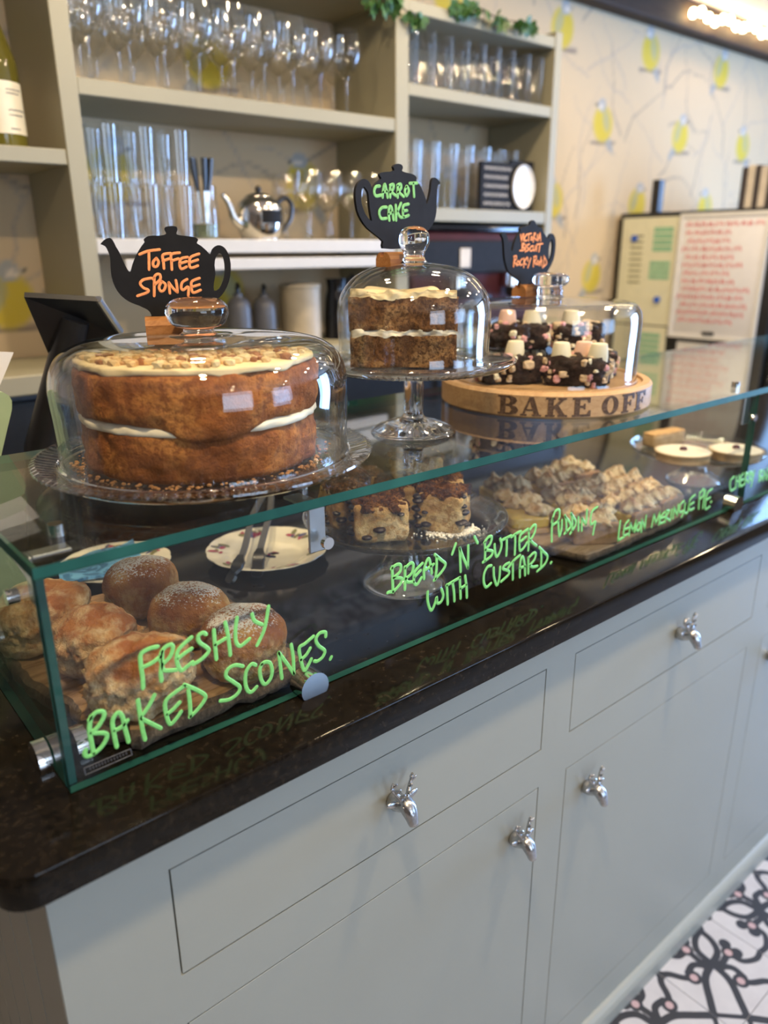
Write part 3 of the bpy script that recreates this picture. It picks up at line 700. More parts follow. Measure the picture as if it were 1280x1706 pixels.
W_CUSTARD = [(c4, [[(120,655),(80,670),(45,740),(40,830),(65,885),(115,845)],[(145,680),(150,780),(180,865),(205,790),(215,670)],[(310,625),(265,650),(245,690),(300,710),(305,750),(225,825)],[(300,680),(360,600),(425,545)],[(350,620),(350,710),(350,800)],[(425,775),(425,680),(435,590),(455,560),(475,640),(480,755)],[(430,680),(480,660)],
              [(515,570),(515,650),(515,735)],[(520,570),(570,520),(595,530),(580,590),(530,650)],[(530,650),(560,670),(610,660)],[(650,500),(655,580),(650,660)],[(630,460),(680,510),(720,560),(690,640),(610,715)],[(754,628),(760,620)]])]
W_PUDDING = [(c4, [[(775,150),(765,280),(765,395)],[(765,190),(800,80),(840,60),(850,110),(830,180),(780,220)],[(835,180),(840,300),(850,340),(870,260),(875,170)],[(905,120),(920,200),(920,300)],[(905,130),(960,200),(960,250),(900,315)],[(975,100),(985,200),(980,290)],[(970,100),(1020,180),(1010,240),(960,315)],[(1050,140),(1050,210),(1050,280)],
              [(1085,280),(1085,210),(1088,150)],[(1088,150),(1110,185),(1130,215)],[(1130,215),(1138,140),(1140,60)],[(1250,30),(1200,70),(1180,150),(1185,215),(1230,185),(1220,240),(1205,320)]])]
W_LEMON = [(c5, [[(68,485),(58,560),(50,640)],[(50,640),(75,628),(100,612)],[(135,480),(105,520),(95,600),(130,590)],[(105,550),(135,540)],[(140,600),(150,500)],[(150,500),(170,560)],[(170,560),(200,480)],[(200,480),(185,570)],[(215,500),(200,550),(220,560),(235,510),(215,500)],[(240,570),(245,470)],[(245,470),(270,545)],[(270,545),(280,440)]])]
W_MERINGUE = [(c5, [[(325,530),(345,430)],[(345,430),(360,500)],[(360,500),(395,410)],[(395,410),(385,510)],[(430,410),(400,450),(395,500),(430,490)],[(405,460),(430,450)],[(435,490),(445,400)],[(445,400),(470,400),(445,450),(475,480)],[(490,390),(480,470)],[(500,460),(510,370)],[(510,370),(535,440)],[(535,440),(545,350)],[(590,320),(560,350),(555,410),(590,400),(570,450)],[(600,340),(595,410),(620,410),(635,330)],[(680,270),(640,310),(635,390),(670,380)],[(640,350),(670,330)]])]
W_PIE = [(c5, [[(720,250),(710,380)],[(720,260),(750,220),(750,270),(715,310)],[(765,230),(745,375)],[(820,220),(780,260),(765,380),(800,365)],[(775,310),(805,290)],[(810,328),(814,324)]])]
W_CHERRY = [(c5, [[(1000,120),(970,160),(975,230),(1010,215)],[(1020,120),(1015,210)],[(1045,110),(1040,200)],[(1018,165),(1043,150)],[(1075,95),(1055,130),(1055,195),(1080,185)],[(1058,150),(1078,140)],[(1090,180),(1095,90)],[(1095,90),(1115,95),(1095,130),(1120,170)],[(1122,165),(1128,80)],[(1128,80),(1145,85),(1128,120),(1145,150)],[(1150,80),(1150,120),(1170,70)],[(1170,70),(1140,200)]])]
W_BAKEW = [(c5, [[(1205,160),(1210,75)],[(1210,75),(1235,70),(1212,115),(1235,125),(1205,160)],[(1240,150),(1250,60)],[(1250,60),(1265,140)],[(1243,110),(1262,100)],[(1272,140),(1277,50)],[(1295,45),(1274,95),(1300,130)]])]
for parent, name, W in ((FP, 'lettering', W_FRESHLY), (FP, 'lettering', W_BAKED), (FP, 'lettering', W_SCONES), (FP, 'lettering', W_BREAD), (FP, 'lettering', W_N), (FP, 'lettering', W_BUTTER), (FP, 'lettering', W_PUDDING), (FP, 'lettering', W_WITH), (FP, 'lettering', W_CUSTARD), (FP, 'lettering', W_LEMON), (FP, 'lettering', W_MERINGUE), (FP, 'lettering', W_PIE), (FP2, 'lettering', W_CHERRY), (FP2, 'lettering', W_BAKEW)):
    mb = MB()
    for cr, S in W:
        for st in S:
            P2 = [np.array(cr(p)) for p in st]
            P2 = catmull(P2, 5) if len(st) > 2 else [P2[0]+(P2[1]-P2[0])*k/3 for k in range(4)]
            mb.add(*stroke([onglass(*p) for p in P2], (0, -1, 0), .00205))
    part(parent, name, mb.v, mb.f, 'green_pen', smooth=False, label='bright green handwritten capital letters')
# small etched maker's mark, too faint to read
mb = MB(); cS = crop(0, 1240, .25)
P = [cS(p) for p in ((560,160),(870,30),(880,70),(570,205))]
for i in range(4):
    a, b_ = np.array(P[i]), np.array(P[(i+1) % 4]); mb.add(*stroke([onglass(*(a+(b_-a)*k/3)) for k in range(4)], (0, -1, 0), .0004, .0002))
for k in range(13):
    a = np.array(cS((595+20*k, 165-8.3*k))); mb.add(*stroke([onglass(*a), onglass(*(a+np.array([1.5, -3.5]))), onglass(*(a+np.array([2.5, 1.0])))], (0, -1, 0), .0003, .0002))
part(FP, 'etched_mark', mb.v, mb.f, 'grey_plastic', smooth=False, label='small faint etched mark')

# ================================================================== CAKES ON THE GLASS SHELF
def dome_profile(R, H, top_r, wall=.0035):
    o = smooth_prof([(R*1.02, 0), (R, .006), (R*1.005, H*.35), (R*1.01, H*.62), (R*.975, H*.80), (R*.88, H*.92), (R*.70, H*.985), (top_r+.01, H), (top_r, H+.0015)], 5)
    i = [(max(r-wall, .0), z-(wall if z > H*.6 else 0)) for r, z in reversed(o)]
    i = [(r, max(z, 0)) for r, z in i]
    return o, i
def make_dome(cx, cy, z, R, H, prof_o, prof_i, knob, label, sub=64):
    d = thing('cake_dome', label, 'cake dome', (cx, cy, z))
    V, F = lathe(prof_o+[(0, prof_o[-1][1])], sub, cx, cy, z); part(d, 'cover', V, F, 'dome_glass', auto=80)
    V, F = lathe([(0, prof_o[-1][1]-.004)]+prof_i, sub, cx, cy, z); part(d, 'inner_surface', V, F, 'dome_glass', auto=80)
    V, F = lathe([prof_o[0], (prof_o[0][0]-.002, -.0012), prof_i[-1]], sub, cx, cy, z+.0012); part(d, 'rim', V, F, 'solid_glass')
    part(d, 'knob', *lathe(knob, 40, cx, cy, z+prof_o[-1][1]), 'solid_glass', auto=60)
    return d
# --- toffee sponge
TC = (.368, .216); zp = ZS+.0205
t = thing('cake_plate', 'large round glass cake plate with fluted rim under the toffee cake', 'cake plate', (TC[0], TC[1], ZS+.0003))
part(t, 'foot', *lathe([(.060, 0), (.064, .0), (.064, .010), (.058, .013), (.058, .003)], 56, TC[0], TC[1], ZS+.0003, True), 'ware_glass')
V, F = lathe(smooth_prof([(0, .0155), (.06, .0155), (.145, .0155), (.150, .0165), (.158, .017), (.176, .021)], 4)+smooth_prof([(.1765, .019), (.165, .0125), (.15, .0105), (.06, .0105), (0, .0105)], 4), 72, TC[0], TC[1], ZS+.0003)
part(t, 'plate', V, F, 'ware_glass', auto=60)
mb = MB()
for k in range(96):
    a = 2*math.pi*k/96; ca, sa = math.cos(a), math.sin(a)
    mb.add(*tube([(TC[0]+r*ca, TC[1]+r*sa, ZS+z) for r, z in ((.153, .0180), (.163, .0195), (.172, .0215), (.1775, .0205))], [.0018, .0030, .0036, .0020], 6))
part(t, 'fluted_rim', mb.v, mb.f, 'ware_glass', label='fluted clear glass rim')
ck = thing('toffee_cake', 'two-layer toffee sponge cake with cream filling and crumbled fudge topping', 'cake', (.363, .213, zp-.004))
tcam = np.array([CAM[0]-.363, CAM[1]-.213]); tcam /= np.linalg.norm(tcam)
def layer(R, z0, z1, seed, amp, bulge=.0, droop=None, nseg=150, nz=16, R2=None, flare=None):
    cx, cy = .363, .213; V = []; F = []; rings = []
    zs = [z0+(z1-z0)*k/nz for k in range(nz+1)]
    for j, z in enumerate(zs):
        for k in range(nseg):
            a = 2*math.pi*k/nseg; q = j/nz; e = min(q, 1-q)*2
            r = R+bulge*math.sin(math.pi*q)-.004*(1-min(1, e*5))**2
            if R2: r += (R2-R)*q
            if flare: r += flare(a)*(1-q)
            r += amp*fnoise((math.cos(a)*R, math.sin(a)*R, z), 55, seed)+amp*.8*fnoise((math.cos(a)*R, math.sin(a)*R, z*.3), 14, seed+4)
            zz = z+(droop(a)*(1-q) if droop else 0)
            x_, y_ = r*math.cos(a), r*math.sin(a); dd = x_*tcam[0]+y_*tcam[1]
            if dd < -.012: x_ -= tcam[0]*(dd+.012); y_ -= tcam[1]*(dd+.012)
            V.append((cx+x_, cy+y_, zz))
    for j in range(nz):
        for k in range(nseg): l = (k+1) % nseg; F.append((j*nseg+k, j*nseg+l, (j+1)*nseg+l, (j+1)*nseg+k))
    for j, s in ((0, -1), (nz, 1)):
        c = len(V); V.append((cx+tcam[0]*.04, cy+tcam[1]*.04, zs[j])); b = j*nseg
        for k in range(nseg): l = (k+1) % nseg; F.append((b+k, b+l, c) if s > 0 else (b+l, b+k, c))
    return V, F
a_cam = math.atan2(CAM[1]-.213, CAM[0]-.363)
def angd(a, b): return abs((a-b+math.pi) % (2*math.pi)-math.pi)
lo = layer(.1195, ZS+.0175, ZS+.0650, 11, .0036, .001, R2=.1175); part(ck, 'lower_sponge', *lo, 'toffee_sponge', auto=80)
up_ = layer(.1200, ZS+.0710, ZS+.1180, 23, .0030, .0025, droop=lambda a: -.0125*math.exp(-(angd(a, a_cam+.12)/.36)**4)-.0018*math.sin(5*a), flare=lambda a: .004*math.exp(-(angd(a, a_cam+.12)/.36)**4)); part(ck, 'upper_sponge', *up_, 'toffee_sponge', auto=80)
cr_ = layer(.1175, ZS+.0615, ZS+.0725, 5, .0026, .0022, nz=6); part(ck, 'cream_filling', *cr_, 'cream_filling', auto=80)
ic_ = layer(.118, ZS+.1175, ZS+.1245, 31, .0034, .001, nz=6, droop=lambda a: -.0035*max(0, math.sin(9*a+1.3*math.sin(4*a)))); part(ck, 'icing', *ic_, 'icing', auto=80)
for k in range(260):
    a = rng.uniform(0, 6.283); r = .112*math.sqrt(rng.uniform(.05, 1)); s = rng.uniform(.0022, .0052)
    if r*(math.cos(a)*tcam[0]+math.sin(a)*tcam[1]) < -.006: a = a+math.pi
    V, F = lump((s*rng.uniform(.8, 1.4), s, s*.8), 4, sub=1, amp=.001, freq=90, seed=k, rnd=False)
    part(ck, 'fudge_piece', rotz(V, rng.uniform(0, 6), (.363+r*math.cos(a), .213+r*math.sin(a), ZS+.1245+s*.5)), F, ['fudge', 'icing', 'fudge_pale', 'icing', 'caramel', 'fudge_pale'][k % 6], smooth=False)
mb = MB()
for k in range(260):
    a = rng.uniform(0, 6.283); r = .1205+abs(rng.gauss(0, .008)); s = rng.uniform(.0006, .0026)
    V, F = ico(1); mb.add([(.363+r*math.cos(a)+p[0]*s, .213+r*math.sin(a)+p[1]*s, ZS+.0168+s*.4+p[2]*s*.7) for p in V], F)
part(ck, 'crumbs', mb.v, mb.f, 'crumb', kind='stuff')
po, pi_ = dome_profile(.150, .1225, .030)
knob_t = smooth_prof([(.020, 0), (.016, .003), (.0165, .006), (.026, .010), (.0315, .020), (.030, .029), (.020, .0355), (0, .037)], 5)
knob_t = [(0, .0002)]+knob_t
make_dome(.369, .2165, ZS+.0185, .150, .1225, po, pi_, knob_t, 'wide low glass dome with flattened ball knob covering the toffee cake')
# --- carrot cake stand
CC = (.651, .199)
t = thing('cake_stand', 'tall glass pedestal stand holding the carrot cake', 'cake stand', (CC[0], CC[1], ZS+.0003))
V, F = lathe(smooth_prof([(0, .0), (.050, 0), (.0525, .002), (.051, .005), (.036, .011), (.020, .016), (.0135, .022), (.0118, .030), (.0112, .050), (.0122, .072), (.015, .0775), (.0, .078)], 5), 48, CC[0], CC[1], ZS+.0003); part(t, 'pedestal', V, F, 'solid_glass', auto=60)
mb = MB()
for k in range(36):
    a = 2*math.pi*k/36; mb.add(*tube([(CC[0]+r*math.cos(a), CC[1]+r*math.sin(a), ZS+z) for r, z in ((.021, .0165), (.033, .0125), (.047, .0070), (.0505, .0050))], [.0006, .0014, .0016, .0008], 5))
part(t, 'foot_ribs', mb.v, mb.f, 'ware_glass', label='fine radiating ribs on the foot')
mb = MB()
for k in range(8):
    a = 2*math.pi*k/8; mb.add(*tube([(CC[0]+.0112*math.cos(a), CC[1]+.0112*math.sin(a), ZS+z) for z in (.024, .05, .074)], .0018, 6))
part(t, 'stem_flutes', mb.v, mb.f, 'ware_glass')
V, F = lathe(smooth_prof([(0, .086), (.09, .086), (.098, .088), (.112, .0905), (.1265, .0945), (.128, .092), (.118, .0855), (.095, .081), (.05, .0785), (0, .078)], 4), 72, CC[0], CC[1], ZS); part(t, 'plate', V, F, 'ware_glass', auto=60)
mb = MB()
for k in range(90):
    a = 2*math.pi*k/90; mb.add(*tube([(CC[0]+r*math.cos(a), CC[1]+r*math.sin(a), ZS+z) for r, z in ((.098, .0818), (.112, .0845), (.124, .0895))], [.0008, .0016, .0010], 5))
part(t, 'rim_beads', mb.v, mb.f, 'ware_glass')
vd = np.array([CC[0]-CAM[0], CC[1]-CAM[1]]); vd /= np.linalg.norm(vd); sd = np.array([vd[1], -vd[0]])
ccx = np.array([CC[0], CC[1]])-sd*.0125-vd*.020
kk = thing('carrot_cake', 'cut block of two-layer carrot cake with cream cheese icing', 'cake', (ccx[0], ccx[1], ZS+.087))
def half_round(R, z0, z1, seed, amp, inset=0.0, top_n=0.0):
    """half disc, flat cut face towards the viewer, grid on every face"""
    P = []; n1, n2 = 44, 40
    for k in range(n1): u = -1+2*k/n1; P.append((u*(R-inset), -.012+inset))
    for k in range(n2): a = math.pi*k/n2; P.append(((R-inset)*math.cos(a), -.012+(R+.012-inset)*.95*math.sin(a)))
    P = [((R-inset)*-1, -.012+inset)]+P[1:n1]+P[n1:]
    n = len(P); nz = 12; V = []; F = []
    for j in range(nz+1):
        z = z0+(z1-z0)*j/nz
        for p in P:
            d = np.array(p); nn = d/(np.linalg.norm(d)+1e-6)
            w = np.array([ccx[0]+sd[0]*p[0]+vd[0]*p[1], ccx[1]+sd[1]*p[0]+vd[1]*p[1], z])
            q = amp*fnoise((p[0], p[1], z), 90, seed, 5)+amp*fnoise((p[0], p[1], z), 30, seed)
            w[:2] += -vd*q if p[1] < 0 else (sd*nn[0]+vd*nn[1])*q
            wob = lambda zz: 0 if zz < ZS+.09 else .0036*fnoise((p[0], p[1], round(zz, 2)*3), 55, 77)
            w[2] += wob(z0)*(1-j/nz)+wob(z1-.0008)*(j/nz)
            if j == nz: w[2] += top_n*fnoise((p[0], p[1], 0), 70, seed+2)
            V.append(w)
    for j in range(nz):
        for k in range(n): l = (k+1) % n; F.append((j*n+k, j*n+l, (j+1)*n+l, (j+1)*n+k))
    for j in (0, nz):
        c = len(V); V.append((ccx[0]+vd[0]*.03, ccx[1]+vd[1]*.03, z0 if j == 0 else z1))
        for k in range(n): l = (k+1) % n; F.append((j*n+k, j*n+l, c))
    return V, F
part(kk, 'lower_sponge', *half_round(.0645, ZS+.0875, ZS+.1248, 3, .0032), 'carrot_sponge', auto=80)
part(kk, 'cream_filling', *half_round(.0635, ZS+.1240, ZS+.1315, 8, .0040, .0006), 'cream_filling', auto=80)
part(kk, 'upper_sponge', *half_round(.0655, ZS+.1307, ZS+.1695, 5, .0034), 'carrot_sponge', auto=80)
part(kk, 'icing', *half_round(.0645, ZS+.1687, ZS+.1765, 6, .0034, .001, .006), 'icing', auto=80)
po = smooth_prof([(.099, 0), (.0945, .005), (.0935, .020), (.0945, .045), (.0945, .068), (.089, .087), (.074, .105), (.052, .116), (.028, .1205), (.018, .1215)], 5)
pi_ = [(max(r-.0032, 0), max(z-(.0032 if z > .06 else 0), 0)) for r, z in reversed(po)]
knob_c = [(0, .0002)]+smooth_prof([(.017, 0), (.013, .005), (.0125, .010), (.0155, .016), (.0185, .023), (.0175, .033), (.011, .040), (0, .042)], 5)
make_dome(CC[0], CC[1], ZS+.0868, .0945, .12, po, pi_, knob_c, 'tall rounded glass dome with ball knob covering the carrot cake')
# --- wooden base with engraved words, rocky road under a dome
BC = (.959, .234); BR, BH = .160, .036
bb = thing('wooden_cake_base', 'round wooden cake base engraved with large capital letters', 'cake base', (BC[0], BC[1], ZS+.0003))
V, F = lathe([(0, 0), (BR-.003, 0), (BR, .003), (BR, BH-.004), (BR-.004, BH), (.146, BH), (.1445, BH-.004), (.138, BH-.004), (.1365, BH), (0, BH)], 120, BC[0], BC[1], ZS+.0003); part(bb, 'board', V, F, 'wood_base', auto=40)
def ray_cyl(x, y):
    d = ray(x, y); o = CAM; a = d[0]**2+d[1]**2; b = 2*(d[0]*(o[0]-BC[0])+d[1]*(o[1]-BC[1])); c = (o[0]-BC[0])**2+(o[1]-BC[1])**2-BR**2
    t = (-b-math.sqrt(max(b*b-4*a*c, 0)))/(2*a); return o+d*t
GLY = {'B': ([(0,0),(0,.1),(.12,.1),(.12,.9),(0,.9),(0,1),(.62,1),(.85,.92),(.92,.76),(.84,.60),(.68,.52),(.90,.44),(1,.26),(.90,.08),(.64,0)], [[(.38,.10),(.38,.46),(.58,.44),(.68,.27),(.58,.11)],[(.38,.56),(.38,.90),(.54,.89),(.62,.74),(.54,.58)]]),
       'A': ([(0,0),(0,.09),(.10,.1),(.42,1),(.62,1),(.90,.1),(1,.09),(1,0),(.56,0),(.56,.09),(.66,.1),(.60,.27),(.28,.27),(.22,.1),(.32,.09),(.32,0)], [[(.31,.36),(.57,.36),(.44,.76)]]),
       'K': ([(0,0),(0,.1),(.11,.1),(.11,.9),(0,.9),(0,1),(.44,1),(.44,.9),(.36,.9),(.36,.55),(.64,.88),(.56,.9),(.56,1),(.94,1),(.94,.9),(.82,.88),(.58,.60),(.88,.12),(1,.1),(1,0),(.56,0),(.56,.1),(.62,.11),(.42,.43),(.36,.36),(.36,.1),(.44,.1),(.44,0)], []),
       'E': ([(0,0),(0,.1),(.12,.1),(.12,.9),(0,.9),(0,1),(.95,1),(.95,.72),(.85,.72),(.76,.88),(.40,.88),(.40,.58),(.58,.58),(.62,.68),(.70,.68),(.70,.38),(.62,.38),(.58,.47),(.40,.47),(.40,.12),(.78,.12),(.90,.32),(1,.32),(1,0)], []),
       'F': ([(0,0),(0,.1),(.12,.1),(.12,.9),(0,.9),(0,1),(1,1),(1,.70),(.88,.70),(.78,.88),(.42,.88),(.42,.56),(.62,.56),(.66,.66),(.74,.66),(.74,.34),(.66,.34),(.62,.45),(.42,.45),(.42,.1),(.56,.1),(.56,0)], []),
       'O': ([(.5+.5*math.sin(2*math.pi*k/28), .5+.5*math.cos(2*math.pi*k/28)) for k in range(28)], [[(.5+.20*math.sin(2*math.pi*k/20), .5+.40*math.cos(2*math.pi*k/20)) for k in range(20)]])}
def densify(L, m=.12):
    out = []
    for i in range(len(L)):
        a, b_ = np.array(L[i]), np.array(L[(i+1) % len(L)]); k = max(1, int(np.linalg.norm(b_-a)/m))
        out += [tuple(a+(b_-a)*j/k) for j in range(k)]
    return out
for ch, a0, a1 in (('B', 345, 465), ('A', 475, 598), ('K', 620, 748), ('E', 775, 882), ('O', 945, 1040), ('F', 1060, 1128), ('F', 1135, 1190)):
    q = []
    for xx in (a0, a1):
        yy = 300 if xx < 900 else 300-(xx-900)*.09
        P = ray_cyl(730+xx/3.4595, 590+yy/3.4595); q.append(math.atan2(P[1]-BC[1], P[0]-BC[0]))
    o_, h_ = GLY[ch]
    for k_, (rad, mat, grow) in enumerate(((BR+.0006, 'wood_engraved', 0),)):
        to = lambda u, v: (BC[0]+rad*math.cos(q[0]+(q[1]-q[0])*u), BC[1]+rad*math.sin(q[0]+(q[1]-q[0])*u), ZS+.0045+.0265*v)
        V, F = extrude_poly(densify(o_), [densify(h) for h in h_], to, (0, 0, 0), 0.0)
        N = len(V)//2
        V = V[:N]+[(BC[0]+(p[0]-BC[0])*.985, BC[1]+(p[1]-BC[1])*.985, p[2]) for p in V[:N]]
        part(bb, 'engraved_letter', V, F, mat, smooth=False, label='dark engraved serif letter')
def rocky(cx, cy, z, lx, ly, lz, rot, seed, label, mallows):
    t = thing('rocky_road_slice', label, 'cake slice', (cx, cy, z), 'rocky road slices under the dome', rot)
    V, F = lump((lx, ly, lz), 7, sub=5, amp=.0060, freq=80, seed=seed, rnd=False); V = [(p[0], p[1], max(p[2]+lz, .0)) for p in V]
    part(t, 'chocolate_block', V, F, 'chocolate', world=False)
    r = random.Random(seed); A = np.array(V)
    for nm, mat, cnt in (('pink_pieces', 'pink_bit', 26), ('biscuit_pieces', 'biscuit_bit', 46), ('white_pieces', 'marshmallow_white', 18)):
        mb = MB()
        for k in range(cnt):
            p = A[r.randrange(len(A))]
            if p[2] < .003: continue
            s = r.uniform(.0022, .0064); W, G = lump((s*r.uniform(.8, 1.4), s*r.uniform(.5, 1), s*r.uniform(.6, 1.2)), 6, sub=2, amp=.0016, freq=200, seed=k, rnd=False)
            mb.add(rotz(W, r.uniform(0, 6), (p[0]*.965, p[1]*.955, min(p[2], 2*lz)*.965)), G)
        part(t, nm, mb.v, mb.f, mat, world=False, smooth=False, kind='stuff')
    for (mx, my, ang, pink) in mallows:
        W, G = lathe(smooth_prof([(0, 0), (.0145, 0), (.0160, .002), (.0150, .014), (.0128, .0255), (.0105, .0285), (0, .029)], 3), 20)
        W = [(p[0]*.92+p[2]*ang*.35, p[1]*.82, p[2]*.9) for p in W]
        part(t, 'marshmallow', shift(W, (mx, my, 2*lz-.006)), G, 'marshmallow_pink' if pink else 'marshmallow_white', world=False, label='pale pink marshmallow' if pink else 'cream white marshmallow')
zb = ZS+BH+.0006
AX = math.atan2(sd[1], sd[0])
def bpos(s, d): # sideways (to the viewer's right) and towards the viewer from the base centre
    vb = np.array([BC[0]-CAM[0], BC[1]-CAM[1]]); vb /= np.linalg.norm(vb); sb = np.array([vb[1], -vb[0]]); return BC[0]+sb[0]*s-vb[0]*d, BC[1]+sb[1]*s-vb[1]*d
rA = math.atan2(-(BC[0]), BC[1]-CAM[1])+0.0
rocky(*bpos(-.054, .066), zb, .046, .033, .0200, rA+.25, 1, 'rocky road slice at front left under the dome, one white marshmallow on top', [(.008, .0, .2, False)])
rocky(*bpos(.046, .070), zb, .044, .034, .0200, rA-.25, 2, 'rocky road slice at front right under the dome, three marshmallows on top', [(-.022, -.010, -.1, False), (.004, .012, .1, True), (.028, -.004, .15, False)])
rocky(*bpos(-.045, -.012), zb, .044, .034, .0195, rA+.1, 3, 'rocky road slice at back left under the dome, beneath the upper slice', [])
rocky(*bpos(.060, -.014), zb, .046, .034, .0195, rA-.1, 4, 'rocky road slice at back right under the dome', [])
rocky(*bpos(-.040, .008), zb+.0435, .044, .030, .0180, rA-.15, 5, 'rocky road slice stacked at upper left with pink and white marshmallows', [(-.022, .0, .1, True), (.016, .002, 0, False)])
rocky(*bpos(.045, -.006), zb+.0435, .038, .030, .0175, rA+.12, 6, 'rocky road slice stacked at upper right, lying on the back slice', [(-.01, .008, 0, False)])
po = smooth_prof([(.1385, 0), (.136, .006), (.1365, .04), (.1375, .088), (.1335, .106), (.122, .1145), (.10, .1170), (.05, .1195), (.022, .1210)], 5)
pi_ = [(max(r-.0032, 0), max(z-(.0032 if z > .06 else 0), 0)) for r, z in reversed(po)]
knob_b = [(0, .0002)]+smooth_prof([(.022, 0), (.019, .004), (.0195, .011), (.018, .015), (.024, .018), (.0275, .024), (.026, .031), (.018, .035), (0, .036)], 5)
make_dome(BC[0], BC[1], ZS+BH-.0025, .1365, .108, po, pi_, knob_b, 'low glass dome with flat round knob on the engraved wooden base')

# ================================================================== CHALK SIGNS
def sign(name, label, cr, outer, hole, base_px, zb_, words, chalk, rw, nrm, block_px, bl, mat_letter):
    P0 = pz(*base_px, zb_) if not isinstance(base_px[0], float) else np.array([base_px[0], base_px[1], zb_]); n = np.array(nrm, float); n /= np.linalg.norm(n)
    t = thing('teapot_sign', label, 'sign', tuple(P0), 'teapot-shaped chalk signs')
    mp = lambda x, y: pplane(x, y, P0-n*0.0, n)
    O = [tuple(cr(p)) for p in outer]; H = [tuple(cr(p)) for p in hole]
    O = [tuple(p) for p in smooth_prof(O+[O[0]], 2)[:-1]]; H = [tuple(p) for p in smooth_prof(H+[H[0]], 2)[:-1]]
    V, F = extrude_poly(O, [H], mp, n, .004); part(t, 'board', V, F, 'black_board', auto=30)
    mb = MB()
    for st in words:
        P2 = [np.array(cr(p)) for p in st]; P2 = catmull(P2, 5) if len(st) > 2 else [P2[0]+(P2[1]-P2[0])*k/3 for k in range(4)]
        mb.add(*stroke([mp(*p)+n*.0002 for p in P2], n, rw, .0004))
    part(t, 'lettering', mb.v, mb.f, chalk, smooth=False, label=mat_letter)
    s = np.cross(n, (0, 0, 1)); s = -s/np.linalg.norm(s); c = pplane(*block_px, P0, n); c[2] = zb_
    if np.dot(s, R_) < 0: s = -s
    mb = MB(); prof = [(-.014, 0), (.014, 0), (.014, .009), (.011, .014), (.006, .017), (.0012, .0175), (.0012, .012), (-.0052, .012), (-.0052, .0175), (-.008, .0165), (-.012, .013), (-.014, .009)]
    V = [tuple(np.array(c)+s*e*bl+n*p[0]+np.array([0, 0, p[1]])) for e in (-.5, .5) for p in prof]; m_ = len(prof)
    F = [(i, (i+1) % m_, m_+(i+1) % m_, m_+i) for i in range(m_)]+[tuple(range(m_)), tuple(range(2*m_-1, m_-1, -1))]
    part(t, 'wooden_block', V, F, 'wood_block', smooth=False)
c6 = crop(160, 370, .1796875); c7 = crop(585, 265, .125); c8 = crop(830, 360, .09375)
nt_ = np.array([CAM[0]-.36, CAM[1]-.25, 0])
sign('toffee', 'black teapot chalk sign with orange writing on the toffee cake dome', c6,
     [(40,205),(75,165),(125,145),(155,170),(185,230),(215,280),(255,370),(290,440),(318,460),(335,400),(370,310),(420,225),(450,185),(440,165),(470,135),(520,125),(600,125),(650,108),(635,75),(640,48),(690,36),(745,42),(755,75),(745,105),(770,120),(850,130),(920,140),(948,165),(935,195),(975,220),(1030,270),(1060,300),(1075,255),(1110,222),(1150,215),(1195,240),(1230,300),(1250,390),(1245,500),(1215,600),(1165,680),(1090,745),(1000,800),(880,870),(880,960),(510,960),(515,865),(480,815),(430,790),(400,775),(310,740),(230,680),(175,600),(145,510),(135,420),(130,330),(110,270),(85,225)],
     [(1140,290),(1110,330),(1100,400),(1108,480),(1095,560),(1095,635),(1140,620),(1180,540),(1195,440),(1185,350),(1165,300)],
     (.371, .272), ZS+.1400,
     [[(405,300),(480,270),(590,255)],[(490,280),(492,440)],[(560,335),(530,370),(535,410),(565,410),(580,370),(560,335)],[(690,290),(620,305),(625,370),(630,430)],[(620,360),(680,340)],[(775,285),(700,300),(700,370),(703,440)],[(700,360),(765,340)],[(850,325),(790,340),(775,390),(790,435),(840,415)],[(780,385),(840,365)],[(955,295),(880,325),(865,380),(880,425),(945,405)],[(870,375),(945,350)],
      [(515,520),(440,535),(410,570),(440,610),(485,630),(470,655),(385,685)],[(540,520),(540,600),(540,685)],[(530,530),(555,490),(590,485),(595,530),(545,580)],[(610,550),(585,600),(600,640),(630,630),(645,580),(610,550)],[(685,660),(680,610),(675,560)],[(675,560),(720,620),(755,650)],[(755,650),(750,590),(740,540)],[(845,530),(800,560),(790,610),(810,630),(855,600),(855,680)],[(960,520),(890,550),(885,600),(900,655),(970,630)],[(895,600),(960,580)]],
     'orange_chalk', .00145, nt_, (290, 545), .058, 'orange handwriting')
